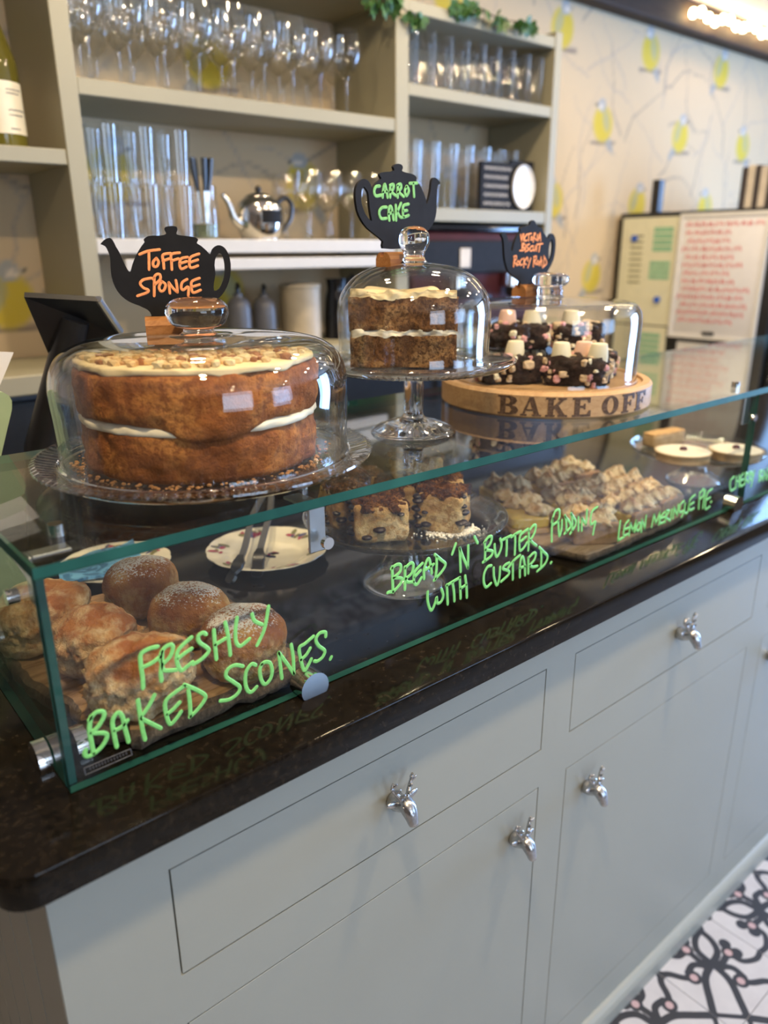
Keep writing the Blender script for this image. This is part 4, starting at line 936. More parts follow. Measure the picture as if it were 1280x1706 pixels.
sign('carrot', 'black teapot chalk sign with green writing on the carrot cake dome', c7,
     [(60,500),(65,400),(95,320),(140,275),(180,262),(230,290),(265,340),(285,390),(340,310),(405,260),(380,215),(395,185),(440,172),(520,168),(580,150),(565,105),(590,72),(635,62),(680,80),(693,120),(680,155),(720,175),(800,195),(850,215),(878,255),(870,285),(920,350),(970,450),(1000,540),(1010,600),(1040,520),(1065,400),(1075,300),(1100,250),(1140,255),(1190,310),(1185,330),(1160,350),(1148,430),(1142,560),(1140,700),(1110,830),(1050,930),(960,1000),(800,1060),(700,1100),(690,1190),(430,1190),(430,1100),(330,1010),(220,920),(140,810),(85,680)],
     [(175,368),(145,410),(135,500),(145,600),(180,700),(225,780),(280,828),(265,740),(250,640),(240,520),(225,430)],
     (.655, .235), ZS+.2035,
     [[(380,360),(330,370),(308,430),(330,490),(400,480)],[(420,510),(430,400),(450,335),(470,420),(485,510)],[(425,440),(480,430)],[(520,380),(520,510)],[(520,350),(565,340),(560,400),(520,440)],[(530,440),(600,490)],[(620,360),(620,510)],[(615,350),(660,335),(665,390),(620,440)],[(630,440),(700,500)],[(735,370),(715,430),(735,490),(770,430),(750,370),(735,370)],[(780,325),(880,320)],[(830,330),(840,500)],
      [(470,640),(410,650),(375,710),(400,790),(470,790)],[(510,815),(500,720),(510,640),(540,650),(565,810)],[(505,730),(555,710)],[(595,615),(600,815)],[(665,590),(620,690)],[(615,690),(650,770),(700,775)],[(765,600),(700,620),(690,680),(700,770),(765,750)],[(700,690),(745,685)]],
     'green_chalk', .0019, (0, -1, 0), (665, 415), .052, 'green handwriting')
sign('victoria', 'black teapot chalk sign with three lines of orange writing on the rocky road dome', c8,
     [(580,100),(625,72),(665,100),(690,160),(720,190),(790,215),(800,260),(840,330),(885,405),(920,340),(950,312),(990,330),(1025,420),(1020,600),(990,770),(920,920),(870,1000),(800,1060),(640,1130),(600,1165),(600,1240),(400,1240),(400,1165),(330,1110),(200,1000),(150,880),(120,740),(110,560),(95,400),(60,330),(90,280),(140,300),(175,400),(215,540),(255,630),(290,480),(340,360),(400,270),(390,230),(430,195),(520,175),(570,150)],
     [(950,415),(925,480),(905,600),(905,740),(885,850),(930,780),(965,680),(980,550),(975,450)],
     (.935, .268), ZS+.1550,
     [[(400,330),(415,450)],[(415,450),(440,320)],[(460,320),(450,440)],[(510,335),(475,380),(475,440),(510,430)],[(500,330),(590,310)],[(545,325),(540,440)],[(590,370),(580,420),(605,420),(610,375),(590,370)],[(640,310),(625,460)],[(635,310),(665,310),(640,370),(680,430)],[(700,330),(690,430)],[(710,440),(745,295)],[(745,295),(755,440)],[(715,390),(755,380)],
      [(425,490),(425,620)],[(425,490),(465,490),(430,550),(470,570),(450,610),(385,615)],[(490,510),(485,640)],[(555,500),(515,520),(520,560),(550,590),(505,625)],[(610,530),(570,560),(575,620),(610,610)],[(625,530),(625,610),(655,600),(665,530)],[(690,520),(680,620)],[(690,505),(790,490)],[(745,500),(725,630)],
      [(290,720),(275,900)],[(280,720),(325,710),(320,770),(285,800),(335,880)],[(355,790),(335,840),(360,870),(380,830),(355,790)],[(430,760),(395,800),(395,870),(430,860)],[(460,750),(455,910)],[(515,735),(465,820),(500,860)],[(525,740),(530,800)],[(580,750),(530,920)],
      [(640,730),(625,900)],[(635,725),(680,715),(675,770),(645,800),(670,860)],[(705,790),(685,840),(710,860),(725,820),(705,790)],[(735,880),(765,730)],[(765,730),(775,880)],[(740,820),(780,800)],[(820,720),(810,880)],[(815,710),(860,810),(850,860),(790,915)]],
     'orange_chalk', .00115, (0, -1, 0), (885, 481), .056, 'orange handwriting')

# ================================================================== FOOD INSIDE THE GUARD
# --- live-edge board with scones
def live_board():
    P = []; cx, cy = .268, .222
    key = [(.152, .325), (.150, .235), (.170, .150), (.168, .112), (.196, .080), (.205, .068), (.300, .068), (.345, .068), (.392, .082), (.402, .150), (.412, .250), (.408, .330), (.372, .372), (.300, .392), (.215, .385), (.170, .362)]
    key = [tuple(p) for p in smooth_prof(key+[key[0]], 8)[:-1]]
    for k, p in enumerate(key):
        w = fnoise((p[0], p[1], 0), 60, 2)*.005+fnoise((p[0], p[1], 0), 160, 5)*.002; d = np.array(p)-np.array([cx, cy]); d /= np.linalg.norm(d); q = np.array(p)+d*w; P.append(((max(q[0], .150)), max(q[1], .066)))
    n = len(P); lv = [(.010, 0), (.004, .002), (.0, .009), (.002, .0165), (.009, .0195), (.016, .0200)]; V = []; F = []
    for i, (off, z) in enumerate(lv):
        for p in P:
            d = np.array([cx, cy])-np.array(p); d /= np.linalg.norm(d); q = np.array(p)+d*(off+.004*fnoise((p[0], p[1], z), 90, 9)*(0 if i in (0, 5) else 1)); V.append((max(q[0], .1475), max(q[1], .0625), ZT+.0003+z))
    mi = []
    for i in range(len(lv)-1):
        for k in range(n): F.append((i*n+k, i*n+(k+1) % n, (i+1)*n+(k+1) % n, (i+1)*n+k)); mi.append(1 if i < 4 else 0)
    F.append(tuple(range(n-1, -1, -1))); mi.append(1)
    c = len(V); V.append((cx, cy, ZT+.0203))
    for k in range(n): F.append((5*n+k, 5*n+(k+1) % n, c)); mi.append(0)
    single('serving_board', V, F, ['wood_slab', 'wood_bark'], 'rough live-edge wooden board under the scones', 'board', mi=mi, auto=50)
live_board()
ZB_ = ZT+.0205
def scone(px_, label, size, seed, rot, bun=False):
    P = pz(*px_, ZB_+size[2]*.9); r = random.Random(seed); ph = r.uniform(0, 6.28)
    def crack(p, d):
        if bun:
            z = p[2]; g = math.exp(-((z+size[2]*.15)/(size[2]*.16))**2); k = .5+.5*math.sin(2*math.atan2(d[1], d[0])+ph)
            p = p*(1-.085*g*k*np.array([1, 1, 0])) + d*.0060*g*k*fnoise(p, 160, seed+3)
            if z < -size[2]*.2: p = p+d*.0022*fnoise(p, 120, seed+9)
        else:
            z = p[2]; g = math.exp(-((z-size[2]*.05)/(size[2]*.35))**2)
            p = p+d*(.0075*g*fnoise(p, 80, seed+3)+.0040*fnoise(p, 190, seed+5)*(g+.25)-.005*g*max(0, fnoise(p, 45, seed+8)))+np.array([.004*fnoise((0, 0, z), 40, seed), 0, 0])
        return p
    V, F = lump(size, 2.6 if bun else 2.9, sub=5, amp=.0030 if bun else .0075, freq=28 if bun else 34, seed=seed, extra=crack)
    zmin = -size[2]*.86
    V = [(p[0], p[1], max(p[2], zmin)-zmin) for p in V]
    o = link('bun' if bun else 'scone', mesh_of('scone', V, F, 'bun_crust' if bun else 'scone_crust', None, True, None), None, (P[0], P[1], ZB_), (0, 0, rot))
    o['label'] = label; o['category'] = 'scone'; o['group'] = 'scones on the live-edge board'; return o
scone((72, 1024), 'craggy plain scone at back left, against the glass end panel', (.052, .046, .034), 1, .4)
scone((162, 1066), 'craggy plain scone in the middle of the three plain ones', (.0455, .040, .034), 2, 1.2)
scone((238, 1122), 'craggy golden scone at the front, behind the green lettering', (.0475, .041, .034), 3, -.3)
scone((236, 975), 'sugar-dusted fruit scone at the back of the board', (.046, .042, .034), 4, .2, True)
scone((316, 1022), 'glossy brown sugar-dusted scone in the middle of the dusted ones', (.045, .040, .033), 5, -.5, True)
scone((406, 1066), 'round sugar-dusted scone at the right end of the board', (.047, .043, .034), 6, .9, True)
# --- rose-patterned plates
def flower_plate(cx, cy, R, label, seed, z=ZT+.0004):
    t = thing('china_plate', label, 'plate', (cx, cy, z), 'rose-patterned china plates')
    seg = 96; prof = [(0, .004), (R*.55, .004), (R*.62, .0055), (R*.68, .010), (R*.85, .0140), (R, .0175), (R*1.004, .0168), (R*.86, .0125), (R*.68, .0078), (R*.6, .002), (R*.55, .0), (0, .0)]
    V, F = lathe(prof, seg)
    V = [(p[0]*(1+.018*abs(math.sin(8*math.atan2(p[1], p[0])))*(1 if math.hypot(p[0], p[1]) > R*.8 else 0)), p[1]*(1+.018*abs(math.sin(8*math.atan2(p[1], p[0])))*(1 if math.hypot(p[0], p[1]) > R*.8 else 0)), p[2]) for p in V]
    part(t, 'dish', V, F, 'china', world=False, auto=50)
    zf = lambda r: float(np.interp(r, [0, R*.55, R*.62, R*.68, R*.85, R], [.004, .004, .0055, .010, .0140, .0175]))
    r = random.Random(seed)
    spots = [(R*.83, 2*math.pi*k/6+.3) for k in range(6)]+[(.0, 0)]
    for rr, a in spots:
        mb = MB(); ml = MB(); mbk = MB()
        for k in range(8 if rr else 12):
            da = r.uniform(-.22, .22); q = (rr+r.uniform(-.006, .006)) if rr else r.uniform(0, .02); aa = (a+da) if rr else r.uniform(0, 6.28)
            for M_, s, n_ in (((mb, ml, mbk)[k % 3], r.uniform(.0040, .0072), 10),):
                e = r.uniform(0, 3.14); c0 = np.array([q*math.cos(aa), q*math.sin(aa)]); W = []
                for i in range(n_):
                    b = 2*math.pi*i/n_; x, y = s*1.3*math.cos(b), s*.6*math.sin(b); X_, Y_ = c0[0]+x*math.cos(e)-y*math.sin(e), c0[1]+x*math.sin(e)+y*math.cos(e)
                    W.append((X_, Y_, zf(math.hypot(X_, Y_))+.0004))
                M_.add(W, [tuple(range(n_))])
        for nm, M_, mt in (('rose_print', mb, 'rose_print'), ('leaf_print', ml, 'leaf_print'), ('blue_print', mbk, 'blue_print')):
            if M_.v: part(t, nm, M_.v, M_.f, mt, world=False, smooth=False)
    return t
flower_plate(.536, .389, .087, 'cream china plate with rose sprigs under the black tongs', 4)
flower_plate(.347, .484, .074, 'cream china plate with rose sprigs behind the scones, blue napkin on it', 8)
V = []; F = []
for j in range(9):
    for i in range(13):
        u, v = i/12-.5, j/8-.5; x, y = .325+u*.120, .484+v*.080; zz = ZT+.0225+.003*math.sin(u*9+v*4)
        V.append((x+v*.02, y+u*.028, zz))
for j in range(8):
    for i in range(12): F.append((j*13+i, j*13+i+1, (j+1)*13+i+1, (j+1)*13+i))
n0 = len(V); V += [(p[0], p[1], p[2]-.0045) for p in V]; F += [tuple(n0+i for i in reversed(f)) for f in F[:96]]
ed = [i for i in range(13)]+[13*j+12 for j in range(1, 9)]+[104+i for i in range(11, -1, -1)]+[13*j for j in range(7, 0, -1)]
for k in range(len(ed)): a, b_ = ed[k], ed[(k+1) % len(ed)]; F.append((a, n0+a, n0+b_, b_))
m, nt, out = new_mat('blue_pattern')
tt = tex(nt, 45, 3, .5, 1.5); cc = ramp(nt, tt.outputs[0], [(0.42, (0.045, 0.17, 0.34)), (0.5, (0.12, 0.36, 0.62)), (0.6, (0.16, 0.44, 0.70))]); bsdf(nt, out, cc, .5)
single('item', V, F, 'blue_pattern', 'light blue patterned flat napkin lying behind the scones', 'item')  # thin wavy blue slab, blotched with darker blue
# --- tongs
T0 = pz(437, 866, ZT+.075); tg = thing('serving_tongs', 'black metal serving tongs leaning on the rose plate', 'tongs', (.5, .36, ZT+.003))
def strip(path, w, th):
    V = []; F = []; n = len(path)
    for i, p in enumerate(path):
        p = np.array(p, float); t_ = np.array(path[min(i+1, n-1)], float)-np.array(path[max(i-1, 0)], float); t_ /= np.linalg.norm(t_); s_ = np.cross(t_, (0, 0, 1)); s_ /= np.linalg.norm(s_)+1e-9; u_ = np.cross(s_, t_); ww = w[i]
        V += [p-s_*ww, p+s_*ww, p+s_*ww*.8+u_*th, p-s_*ww*.8+u_*th]
    for i in range(n-1):
        for k in range(4): F.append((i*4+k, i*4+(k+1) % 4, (i+1)*4+(k+1) % 4, (i+1)*4+k))
    F += [(0, 1, 2, 3), (4*n-4, 4*n-1, 4*n-2, 4*n-3)]; return V, F
J = np.array([.640, .540, ZT+.060])
for q, (tip, wds) in enumerate((((382, 972), 0), ((428, 962), 1))):
    a = pz(*tip, ZT+.006); k1 = pz(*((395, 945) if q == 0 else (431, 930)), ZT+.0245); k2 = pz(*((408, 912) if q == 0 else (436, 905)), ZT+.033)
    arm = part(tg, 'arm', *strip(catmull([k2*.4+k1*.6, k2, k2*.5+J*.5+np.array([(-.01, .006)[q], 0, 0]), J], 5), [.0050]*16, .0028), 'grey_plastic', auto=40)
    part(arm, 'silicone_tip', *strip(catmull([a, a*.5+k1*.5, k1, k1*.5+k2*.5], 5), [.004, .007, .0085, .009, .0092]+[.0090]*8+[.007, .006, .0055], .004), 'black_plastic', auto=40)
# --- bread pudding stand
PC = (.630, .191)
t = thing('cake_stand', 'low glass pedestal stand holding the bread pudding', 'cake stand', (PC[0], PC[1], ZT+.0003))
V, F = lathe(smooth_prof([(0, .0), (.050, 0), (.0555, .002), (.0545, .006), (.045, .014), (.032, .030), (.0245, .050), (.022, .070), (.024, .082), (0, .083)], 5), 56, PC[0], PC[1], ZT+.0003)
part(t, 'pedestal', V, F, 'ware_glass', auto=60)
V, F = lathe(smooth_prof([(0, .088), (.10, .088), (.110, .090), (.122, .094), (.1325, .1005), (.1345, .0985), (.124, .0895), (.105, .0845), (.05, .083), (0, .083)], 4), 72, PC[0], PC[1], ZT+.0003); part(t, 'plate', V, F, 'ware_glass', auto=60)
mb = MB()
for k in range(110):
    a = 2*math.pi*k/110; mb.add(*tube([(PC[0]+r*math.cos(a), PC[1]+r*math.sin(a), ZT+z) for r, z in ((.104, .0885), (.118, .0925), (.131, .0990))], [.0008, .0018, .0012], 5))
part(t, 'fluted_rim', mb.v, mb.f, 'ware_glass')
zq = ZT+.0885
mb = MB(); r = random.Random(4)
for k in range(900):
    a = r.uniform(0, 6.28); q = r.gauss(0, 1)*.016; d_ = r.gauss(0, 1)*.012; s = r.uniform(.0008, .0022)
    V, F = ico(1); c = np.array([PC[0]+.020+q*.76-d_*.6, PC[1]-.072+q*-.64-d_*.5, zq+s*.5]); mb.add([tuple(c+p*s) for p in V], F)
single('icing_sugar', mb.v, mb.f, 'sugar', 'heap of icing sugar dusted on the bread pudding stand', 'sugar', kind='stuff')
def pudding(sx, sd_, z, rot, size, seed, label):
    vb = np.array([PC[0]-CAM[0], PC[1]-CAM[1]]); vb /= np.linalg.norm(vb); sb = np.array([vb[1], -vb[0]])
    cx, cy = PC[0]+sb[0]*sx-vb[0]*sd_, PC[1]+sb[1]*sx-vb[1]*sd_
    t = thing('bread_pudding_slice', label, 'cake slice', (cx, cy, z), 'bread pudding slices on the glass stand', rot+math.atan2(sb[1], sb[0]))
    V, F = lump(size, 9, sub=5, amp=.0020, freq=85, seed=seed, rnd=False); V = [(p[0], p[1], max(p[2]+size[2], 0)) for p in V]
    part(t, 'custard_bread', V, F, 'pudding_bread', world=False)
    W, G = lump((size[0]*.99, size[1]*.99, size[2]*.28), 4, sub=5, amp=.0075, freq=85, seed=seed+30, rnd=False)
    part(t, 'caramel_top', [(p[0], p[1], p[2]+size[2]*1.88) for p in W], G, 'pudding_top', world=False, label='dark glossy caramelised top')
    r = random.Random(seed); A = np.array(V)
    for k in range(30):
        p = A[r.randrange(len(A))]
        if p[2] < .004 or p[2] > size[2]*1.9: continue
        s = r.uniform(.0026, .0056); Wv, Gf = lump((s*1.5, s*1.5, s*.75), 2, sub=2, amp=.0006, freq=200, seed=k)
        part(t, 'raisin', shift(Wv, (p[0]*.985, p[1]*.985, p[2])), Gf, 'raisin', world=False)
S_ = (.030, .027, .024)
pudding(-.032, .052, zq, .15, (.034, .030, .0245), 1, 'bread pudding slice at the front left of the stand')
pudding(.050, .020, zq, -.30, (.030, .028, .0255), 2, 'bread pudding slice at the right of the stand')
pudding(-.078, .004, zq, .5, (.027, .030, .0250), 3, 'bread pudding slice at the left rim, behind the steel bracket')
pudding(-.012, -.022, zq, -.1, (.028, .026, .0245), 4, 'bread pudding slice in the middle, under the raised one')
pudding(.050, -.052, zq, .1, (.028, .026, .024), 5, 'bread pudding slice at the back right, under the raised one')
pudding(-.060, -.060, zq, .1, (.030, .027, .025), 6, 'bread pudding slice at the back left of the stand')
pudding(.014, -.034, zq+.0560, .1, (.034, .028, .0145), 7, 'bread pudding slice stacked highest at the back')
# --- lemon meringue pie on a board
def pie_board():
    K = [(.868, .068), (.930, .064), (1.020, .068), (1.130, .072), (1.168, .100), (1.180, .200), (1.196, .330), (1.140, .368), (1.030, .366), (.910, .348), (.862, .250), (.850, .140)]
    K = [tuple(p) for p in smooth_prof(K+[K[0]], 6)[:-1]]; cx, cy = 1.01, .215; V = []; F = []; n = len(K)
    lv = [(.008, 0), (.002, .003), (.0, .008), (.002, .0135), (.007, .0155)]
    for i, (off, z) in enumerate(lv):
        for p in K:
            d = np.array([cx, cy])-np.array(p); d /= np.linalg.norm(d); q = np.array(p)+d*(off+.0035*fnoise((p[0], p[1], z), 70, 3)); V.append((q[0], max(q[1], .0625), ZT+.0003+z))
    mi = []
    for i in range(len(lv)-1):
        for k in range(n): F.append((i*n+k, i*n+(k+1) % n, (i+1)*n+(k+1) % n, (i+1)*n+k)); mi.append(1 if i < 3 else 0)
    F.append(tuple(range(n-1, -1, -1))); mi.append(1); F.append(tuple(4*n+k for k in range(n))); mi.append(0)
    single('serving_board', V, F, ['wood_grey', 'wood_bark'], 'grey-brown live-edge wooden board under the lemon meringue pie', 'board', mi=mi, auto=50)
pie_board()
def pie_slice(x, y, w, d, rot, seed, label, pale=False):
    t = thing('lemon_meringue_slice', label, 'cake slice', (x, y, ZT+.0160), 'lemon meringue pie slices on the board', rot)
    V, F = lump((w/2, d/2, .0045), 10, sub=4, amp=.0008, freq=90, seed=seed, rnd=False); part(t, 'pastry_base', [(p[0], p[1], p[2]+.0045) for p in V], F, 'tart_crust', world=False)
    V, F = lump((w/2*.985, d/2*.985, .0095), 10, sub=4, amp=.0006, freq=60, seed=seed+1, rnd=False); part(t, 'lemon_filling', [(p[0], p[1]+.001, p[2]+.0178) for p in V], F, 'lemon_curd', world=False)
    if not pale:
        V, F = lump((w/2*1.01, .0045, .0165), 8, sub=4, amp=.0008, freq=90, seed=seed+2, rnd=False); part(t, 'crust_edge', [(p[0], p[1]-d/2-.001, p[2]+.0165) for p in V], F, 'pie_crust', world=False, label='brown biscuit crust edge')
    r = random.Random(seed); nx, ny = max(2, round(w/.032)), max(2, round(d/.033))
    for i in range(nx):
        for j in range(ny):
            if pale and i == 0 and j < 1: continue
            mx, my = (i+.5)/nx*w-w/2, (j+.5)/ny*d-d/2; R0 = .0190*r.uniform(.80, 1.15); mx += r.uniform(-.004, .004); my += r.uniform(-.004, .004); hz = r.uniform(.0085, .0135)
            def swirl(p, dd, R0=R0, a0=r.uniform(0, 6)):
                a = math.atan2(dd[1], dd[0]); k = .13*math.sin(5*a+p[2]*330+a0); q = max(0, dd[2])
                return np.array([p[0]*(1+k)*(1-.42*q*q), p[1]*(1+k)*(1-.42*q*q), p[2]*(1+.35*q*q)])
            V, F = lump((R0, R0*.92, hz), 2.1, sub=4, amp=.0046, freq=95, seed=seed*9+i*3+j, extra=swirl)
            part(t, 'meringue_peak', [(p[0]+mx, p[1]+my, max(p[2]+.034, .0265)) for p in V], F, 'meringue', world=False)
    return t
pie_slice(.897, .215, .062, .105, -.55, 1, 'large pale lemon meringue slice at the left end, yellow filling showing', True)
pie_slice(.930, .110, .070, .060, -.62, 2, 'lemon meringue slice at the front corner of the board')
pie_slice(1.025, .105, .068, .062, -.05, 3, 'lemon meringue slice second from the right in the front row')
pie_slice(1.105, .112, .066, .064, .02, 4, 'lemon meringue slice at the right end of the front row')
pie_slice(.985, .190, .066, .064, -.25, 5, 'lemon meringue slice in the middle row, left')
pie_slice(1.065, .186, .066, .064, -.05, 6, 'lemon meringue slice in the middle row, centre')
pie_slice(1.140, .196, .060, .064, .0, 7, 'lemon meringue slice in the middle row, right')
pie_slice(.955, .300, .070, .066, -.35, 8, 'lemon meringue slice in the back row, left')
pie_slice(1.040, .280, .068, .070, -.15, 9, 'lemon meringue slice in the back row, centre')
pie_slice(1.125, .290, .064, .070, -.05, 10, 'lemon meringue slice in the back row, right')
# --- cherry tarts
TCx, TCy = 1.378, .188
t = thing('cake_stand', 'small glass footed stand holding the cherry tarts, far right', 'cake stand', (TCx, TCy, ZT+.0003))
part(t, 'pedestal', *lathe(smooth_prof([(0, 0), (.045, 0), (.049, .003), (.040, .010), (.022, .024), (.018, .045), (.022, .052), (0, .053)], 4), 40, TCx, TCy, ZT+.0003), 'ware_glass', auto=60)
part(t, 'plate', *lathe(smooth_prof([(0, .058), (.10, .058), (.118, .064), (.121, .069), (.123, .066), (.11, .055), (.05, .053), (0, .053)], 4), 56, TCx, TCy, ZT+.0003), 'ware_glass', auto=60)
def tart(x, y, R, label, tilt=0.0, z=ZT+.0595):
    t = thing('cherry_tart', label, 'tart', (x, y, z), 'cherry tarts on the far stand')
    part(t, 'pastry_case', *lathe(smooth_prof([(0, 0), (R*.88, 0), (R*.95, .008), (R, .0175), (R*.985, .019), (R*.95, .0175), (0, .0165)], 4), 44), 'tart_crust', world=False, auto=60)
    part(t, 'icing', *lathe(smooth_prof([(0, .020), (R*.80, .0198), (R*.93, .0188), (R*.95, .0170), (0, .0165)], 4), 44), 'fondant', world=False, auto=60)
    V, F = lump((.007, .007, .005), 2, sub=3, amp=.0008, freq=150, seed=3); part(t, 'cherry', shift(V, (0, 0, .0215)), F, 'cherry', world=False)
    if tilt: t.rotation_euler = (tilt, 0, .4)
    return t
tart(1.290, .168, .049, 'round white-iced tart with a dark cherry at the front left of the stand')
tart(1.372, .110, .046, 'round white-iced tart with a dark cherry at the right of the stand')
t = thing('pastry_slice', 'long golden pastry slice at the back left of the tart stand', 'pastry', (1.372, .255, ZT+.0595), None, -.15)
V, F = lump((.048, .017, .013), 8, sub=4, amp=.001, freq=80, seed=2, rnd=False); part(t, 'pastry', [(p[0], p[1], p[2]+.013) for p in V], F, 'tart_crust', world=False)
V, F = lump((.047, .016, .002), 8, sub=4, amp=.0008, freq=80, seed=3, rnd=False); part(t, 'glaze', [(p[0], p[1], p[2]+.0262) for p in V], F, 'fudge', world=False)

# ================================================================== BACK BAR
def bx(*a, b=.0015): return bbox_bev(*a, b, 1)
ba = thing('back_bar_cabinet', 'dark low cabinet run under the back worktop', 'cabinet', (1.0, 1.1, 0))
part(ba, 'carcass', *box(-.6, 2.05, 1.02, YW-.003, 0, 1.060), 'grey_plastic', smooth=False)
for k in range(5):
    d_ = part(ba, 'door', *bx(-.59+.528*k, -.59+.528*k+.52, 1.0, 1.019, .09, 1.045), 'black_plastic', auto=30); part(d_, 'handle', *tube([(-.10+.528*k, .985, .85), (-.10+.528*k, .985, 1.0)], .006, 10), 'brushed_steel')
single('back_worktop', *bx(-.62, 2.07, .965, YW-.003, 1.0612, 1.0985, b=.003), 'shelf_paint', 'painted worktop edge below the back shelves', 'worktop', auto=30)
su = thing('shelf_unit', 'sage grey painted open shelf unit against the wallpaper', 'shelving', (1.0, 1.12, 1.0988))
D0, D1 = YB, YW-.003
for x0, x1 in ((-.12, -.09), (.533, .567), (1.316, 1.357), (1.893, 1.923)): part(su, 'upright', *bx(x0, x1, D0, D1, 1.0988, 1.87 if x0 > 1.5 else 2.14), 'shelf_paint', auto=30)
for nm, x0, x1, z0, z1, mt in (('shelf', -.09, .533, 1.459, 1.485, 'shelf_paint'), ('shelf', -.09, .533, 1.83, 1.857, 'shelf_paint'), ('shelf', .567, 1.316, 1.577, 1.605, 'shelf_paint'), ('shelf', .567, 1.316, 1.845, 1.873, 'shelf_paint'), ('shelf', .567, 1.316, 1.306, 1.334, 'shelf_white'), ('trim_batten', .62, 1.29, 1.272, 1.296, 'shelf_white'),  # the batten is a plain white trim strip and emits nothing
                           ('shelf', 1.357, 1.893, 1.830, 1.856, 'shelf_paint'), ('shelf', 1.357, 1.893, 1.659, 1.686, 'shelf_paint'), ('shelf', 1.357, 1.893, 1.380, 1.412, 'shelf_paint')):
    part(su, nm, *bx(x0+.0005, x1-.0005, D0+(.004 if nm == 'trim_batten' else .002), D1 if nm == 'shelf' else D0+.03, z0, z1), mt, auto=30)
G_SEG = 22
def glassware(name, label, cat, group, parts_):
    t = thing(name, label, cat, (0, 0, 0), group)
    for nm, prof in parts_: part(t, nm, *lathe(prof, G_SEG), 'ware_glass', world=False, auto=70)
    return t
def wine(h=.172, r=.036):
    return [('foot', smooth_prof([(r*.92, 0), (r*.90, .002), (r*.4, .004), (.004, .008)], 3)), ('stem', [(.004, .008), (.0032, .03), (.0034, h*.40), (.007, h*.455)]),
            ('bowl', smooth_prof([(.007, h*.455), (r*.62, h*.53), (r*.97, h*.67), (r*.98, h*.82), (r*.84, h)], 4))]
def tumbler(h, r0, r1): return [('base', [(0, .0), (r0, 0), (r0, .008), (0, .008)]), ('side', [(r0, .0), (r0+(r1-r0)*.5, h*.5), (r1, h)]), ('rim', [(r1, h), (r1+.0006, h+.0006), (r1-.0012, h+.0004)])]
ORD = ['leftmost', 'second', 'third', 'fourth', 'fifth', 'sixth', 'seventh', 'eighth', 'ninth', 'tenth']
def fill(proto_parts, name, cat, spots):
    first = {}
    for (x, y, z, label, group) in spots:
        key = name
        if key not in first: first[key] = glassware(name, label, cat, group, proto_parts); first[key].location = (x, y, z)
        else: copy_tree(first[key], (x, y, z), label, None, group)
r = random.Random(12)
J_ = lambda s=.003: r.uniform(-s, s)
rows = (('front', 1.045), ('middle', 1.122), ('back', 1.198))
fill(wine(), 'wine_glass', 'glass', [(.612+.0745*k+(.014 if j == 1 else 0)+J_(), y+J_(), 1.6055, 'stemmed wine glass, %s from left, %s row of the top middle shelf' % (ORD[k], nm), 'wine glasses, %s row of the top middle shelf' % nm) for j, (nm, y) in enumerate(rows) for k in range(9)])
fill(wine(.150, .032), 'small_wine_glass', 'glass', [(1.092+.062*k, y, 1.3345, 'small stemmed glass, %s from left, %s row right of the silver teapot' % (ORD[k], nm), 'small glasses, %s row beside the teapot' % nm) for nm, y in (('front', 1.05), ('back', 1.15)) for k in range(4 if nm == 'front' else 3)])
sp = []
for j, (nm, y) in enumerate((('front', 1.045), ('back', 1.125))):
    for k in range(3):
        for lv, ln in ((0, 'lower'), (1, 'upper')): sp.append((.618+.073*k, y, 1.3345+lv*.1018, 'clear tumbler, %s of the %s stack in the %s row, left of the cutlery jar' % (ln, ORD[k], nm), 'stacked tumblers, %s, %s row' % (ln, nm)))
fill(tumbler(.0998, .026, .033), 'tumbler', 'glass', sp)
fill(tumbler(.118, .023, .027), 'jar_glass', 'glass', [(1.392+.0585*k+J_(), y, 1.6865, 'short straight glass, %s from left, %s row of the upper right shelf' % (ORD[k], nm), 'straight glasses, %s row of the upper right shelf' % nm) for nm, y in (('front', 1.04), ('back', 1.12)) for k in range(9)])
fill(tumbler(.165, .022, .029), 'tall_glass', 'glass', [(1.395+.065*k+J_(), y, 1.4125, 'tall tapered glass, %s from left, %s row of the lower right shelf' % (ORD[k], nm), 'tall glasses, %s row of the lower right shelf' % nm) for nm, y in (('front', 1.10), ('back', 1.18)) for k in range(8)])
# cutlery jar
P = py(338, 330, 1.06); jx = float(P[0])
t = thing('cutlery_jar', 'glass jar on the white shelf holding black-handled cutlery', 'jar', (jx, 1.06, 1.3345))
part(t, 'jar', *lathe(smooth_prof([(0, .001), (.026, .001), (.030, .006), (.031, .05), (.028, .085), (.030, .105)], 3), 28), 'ware_glass', world=False, auto=70)
part(t, 'tinted_base', *lathe([(0, .002), (.026, .002), (.028, .03), (0, .03)], 24), 'green_water', world=False)
for k, (dx, dy) in enumerate(((-.012, 0), (-.005, .008), (.003, -.006), (.010, .004), (.014, -.003))):
    c = thing('table_knife', ['leftmost black-handled knife in the glass jar', 'second black-handled knife from the left in the glass jar', 'middle black-handled knife in the glass jar', 'fourth black-handled knife from the left in the glass jar', 'rightmost black-handled knife in the glass jar'][k], 'knife', (jx+dx*.5, 1.06+dy*.5, 1.3675), 'black-handled knives in the jar')
    part(c, 'blade', *tube([(jx+dx*.5, 1.06+dy*.5, 1.3675), (jx+dx*.9, 1.06+dy, 1.43)], .0028, 8), 'silver_plate'); part(c, 'grip', *tube([(jx+dx*.9, 1.06+dy, 1.43), (jx+dx*1.3, 1.06+dy*1.2, 1.46), (jx+dx*1.6, 1.06+dy*1.4, 1.494)], [.0035, .0052, .0058], 10), 'black_plastic')
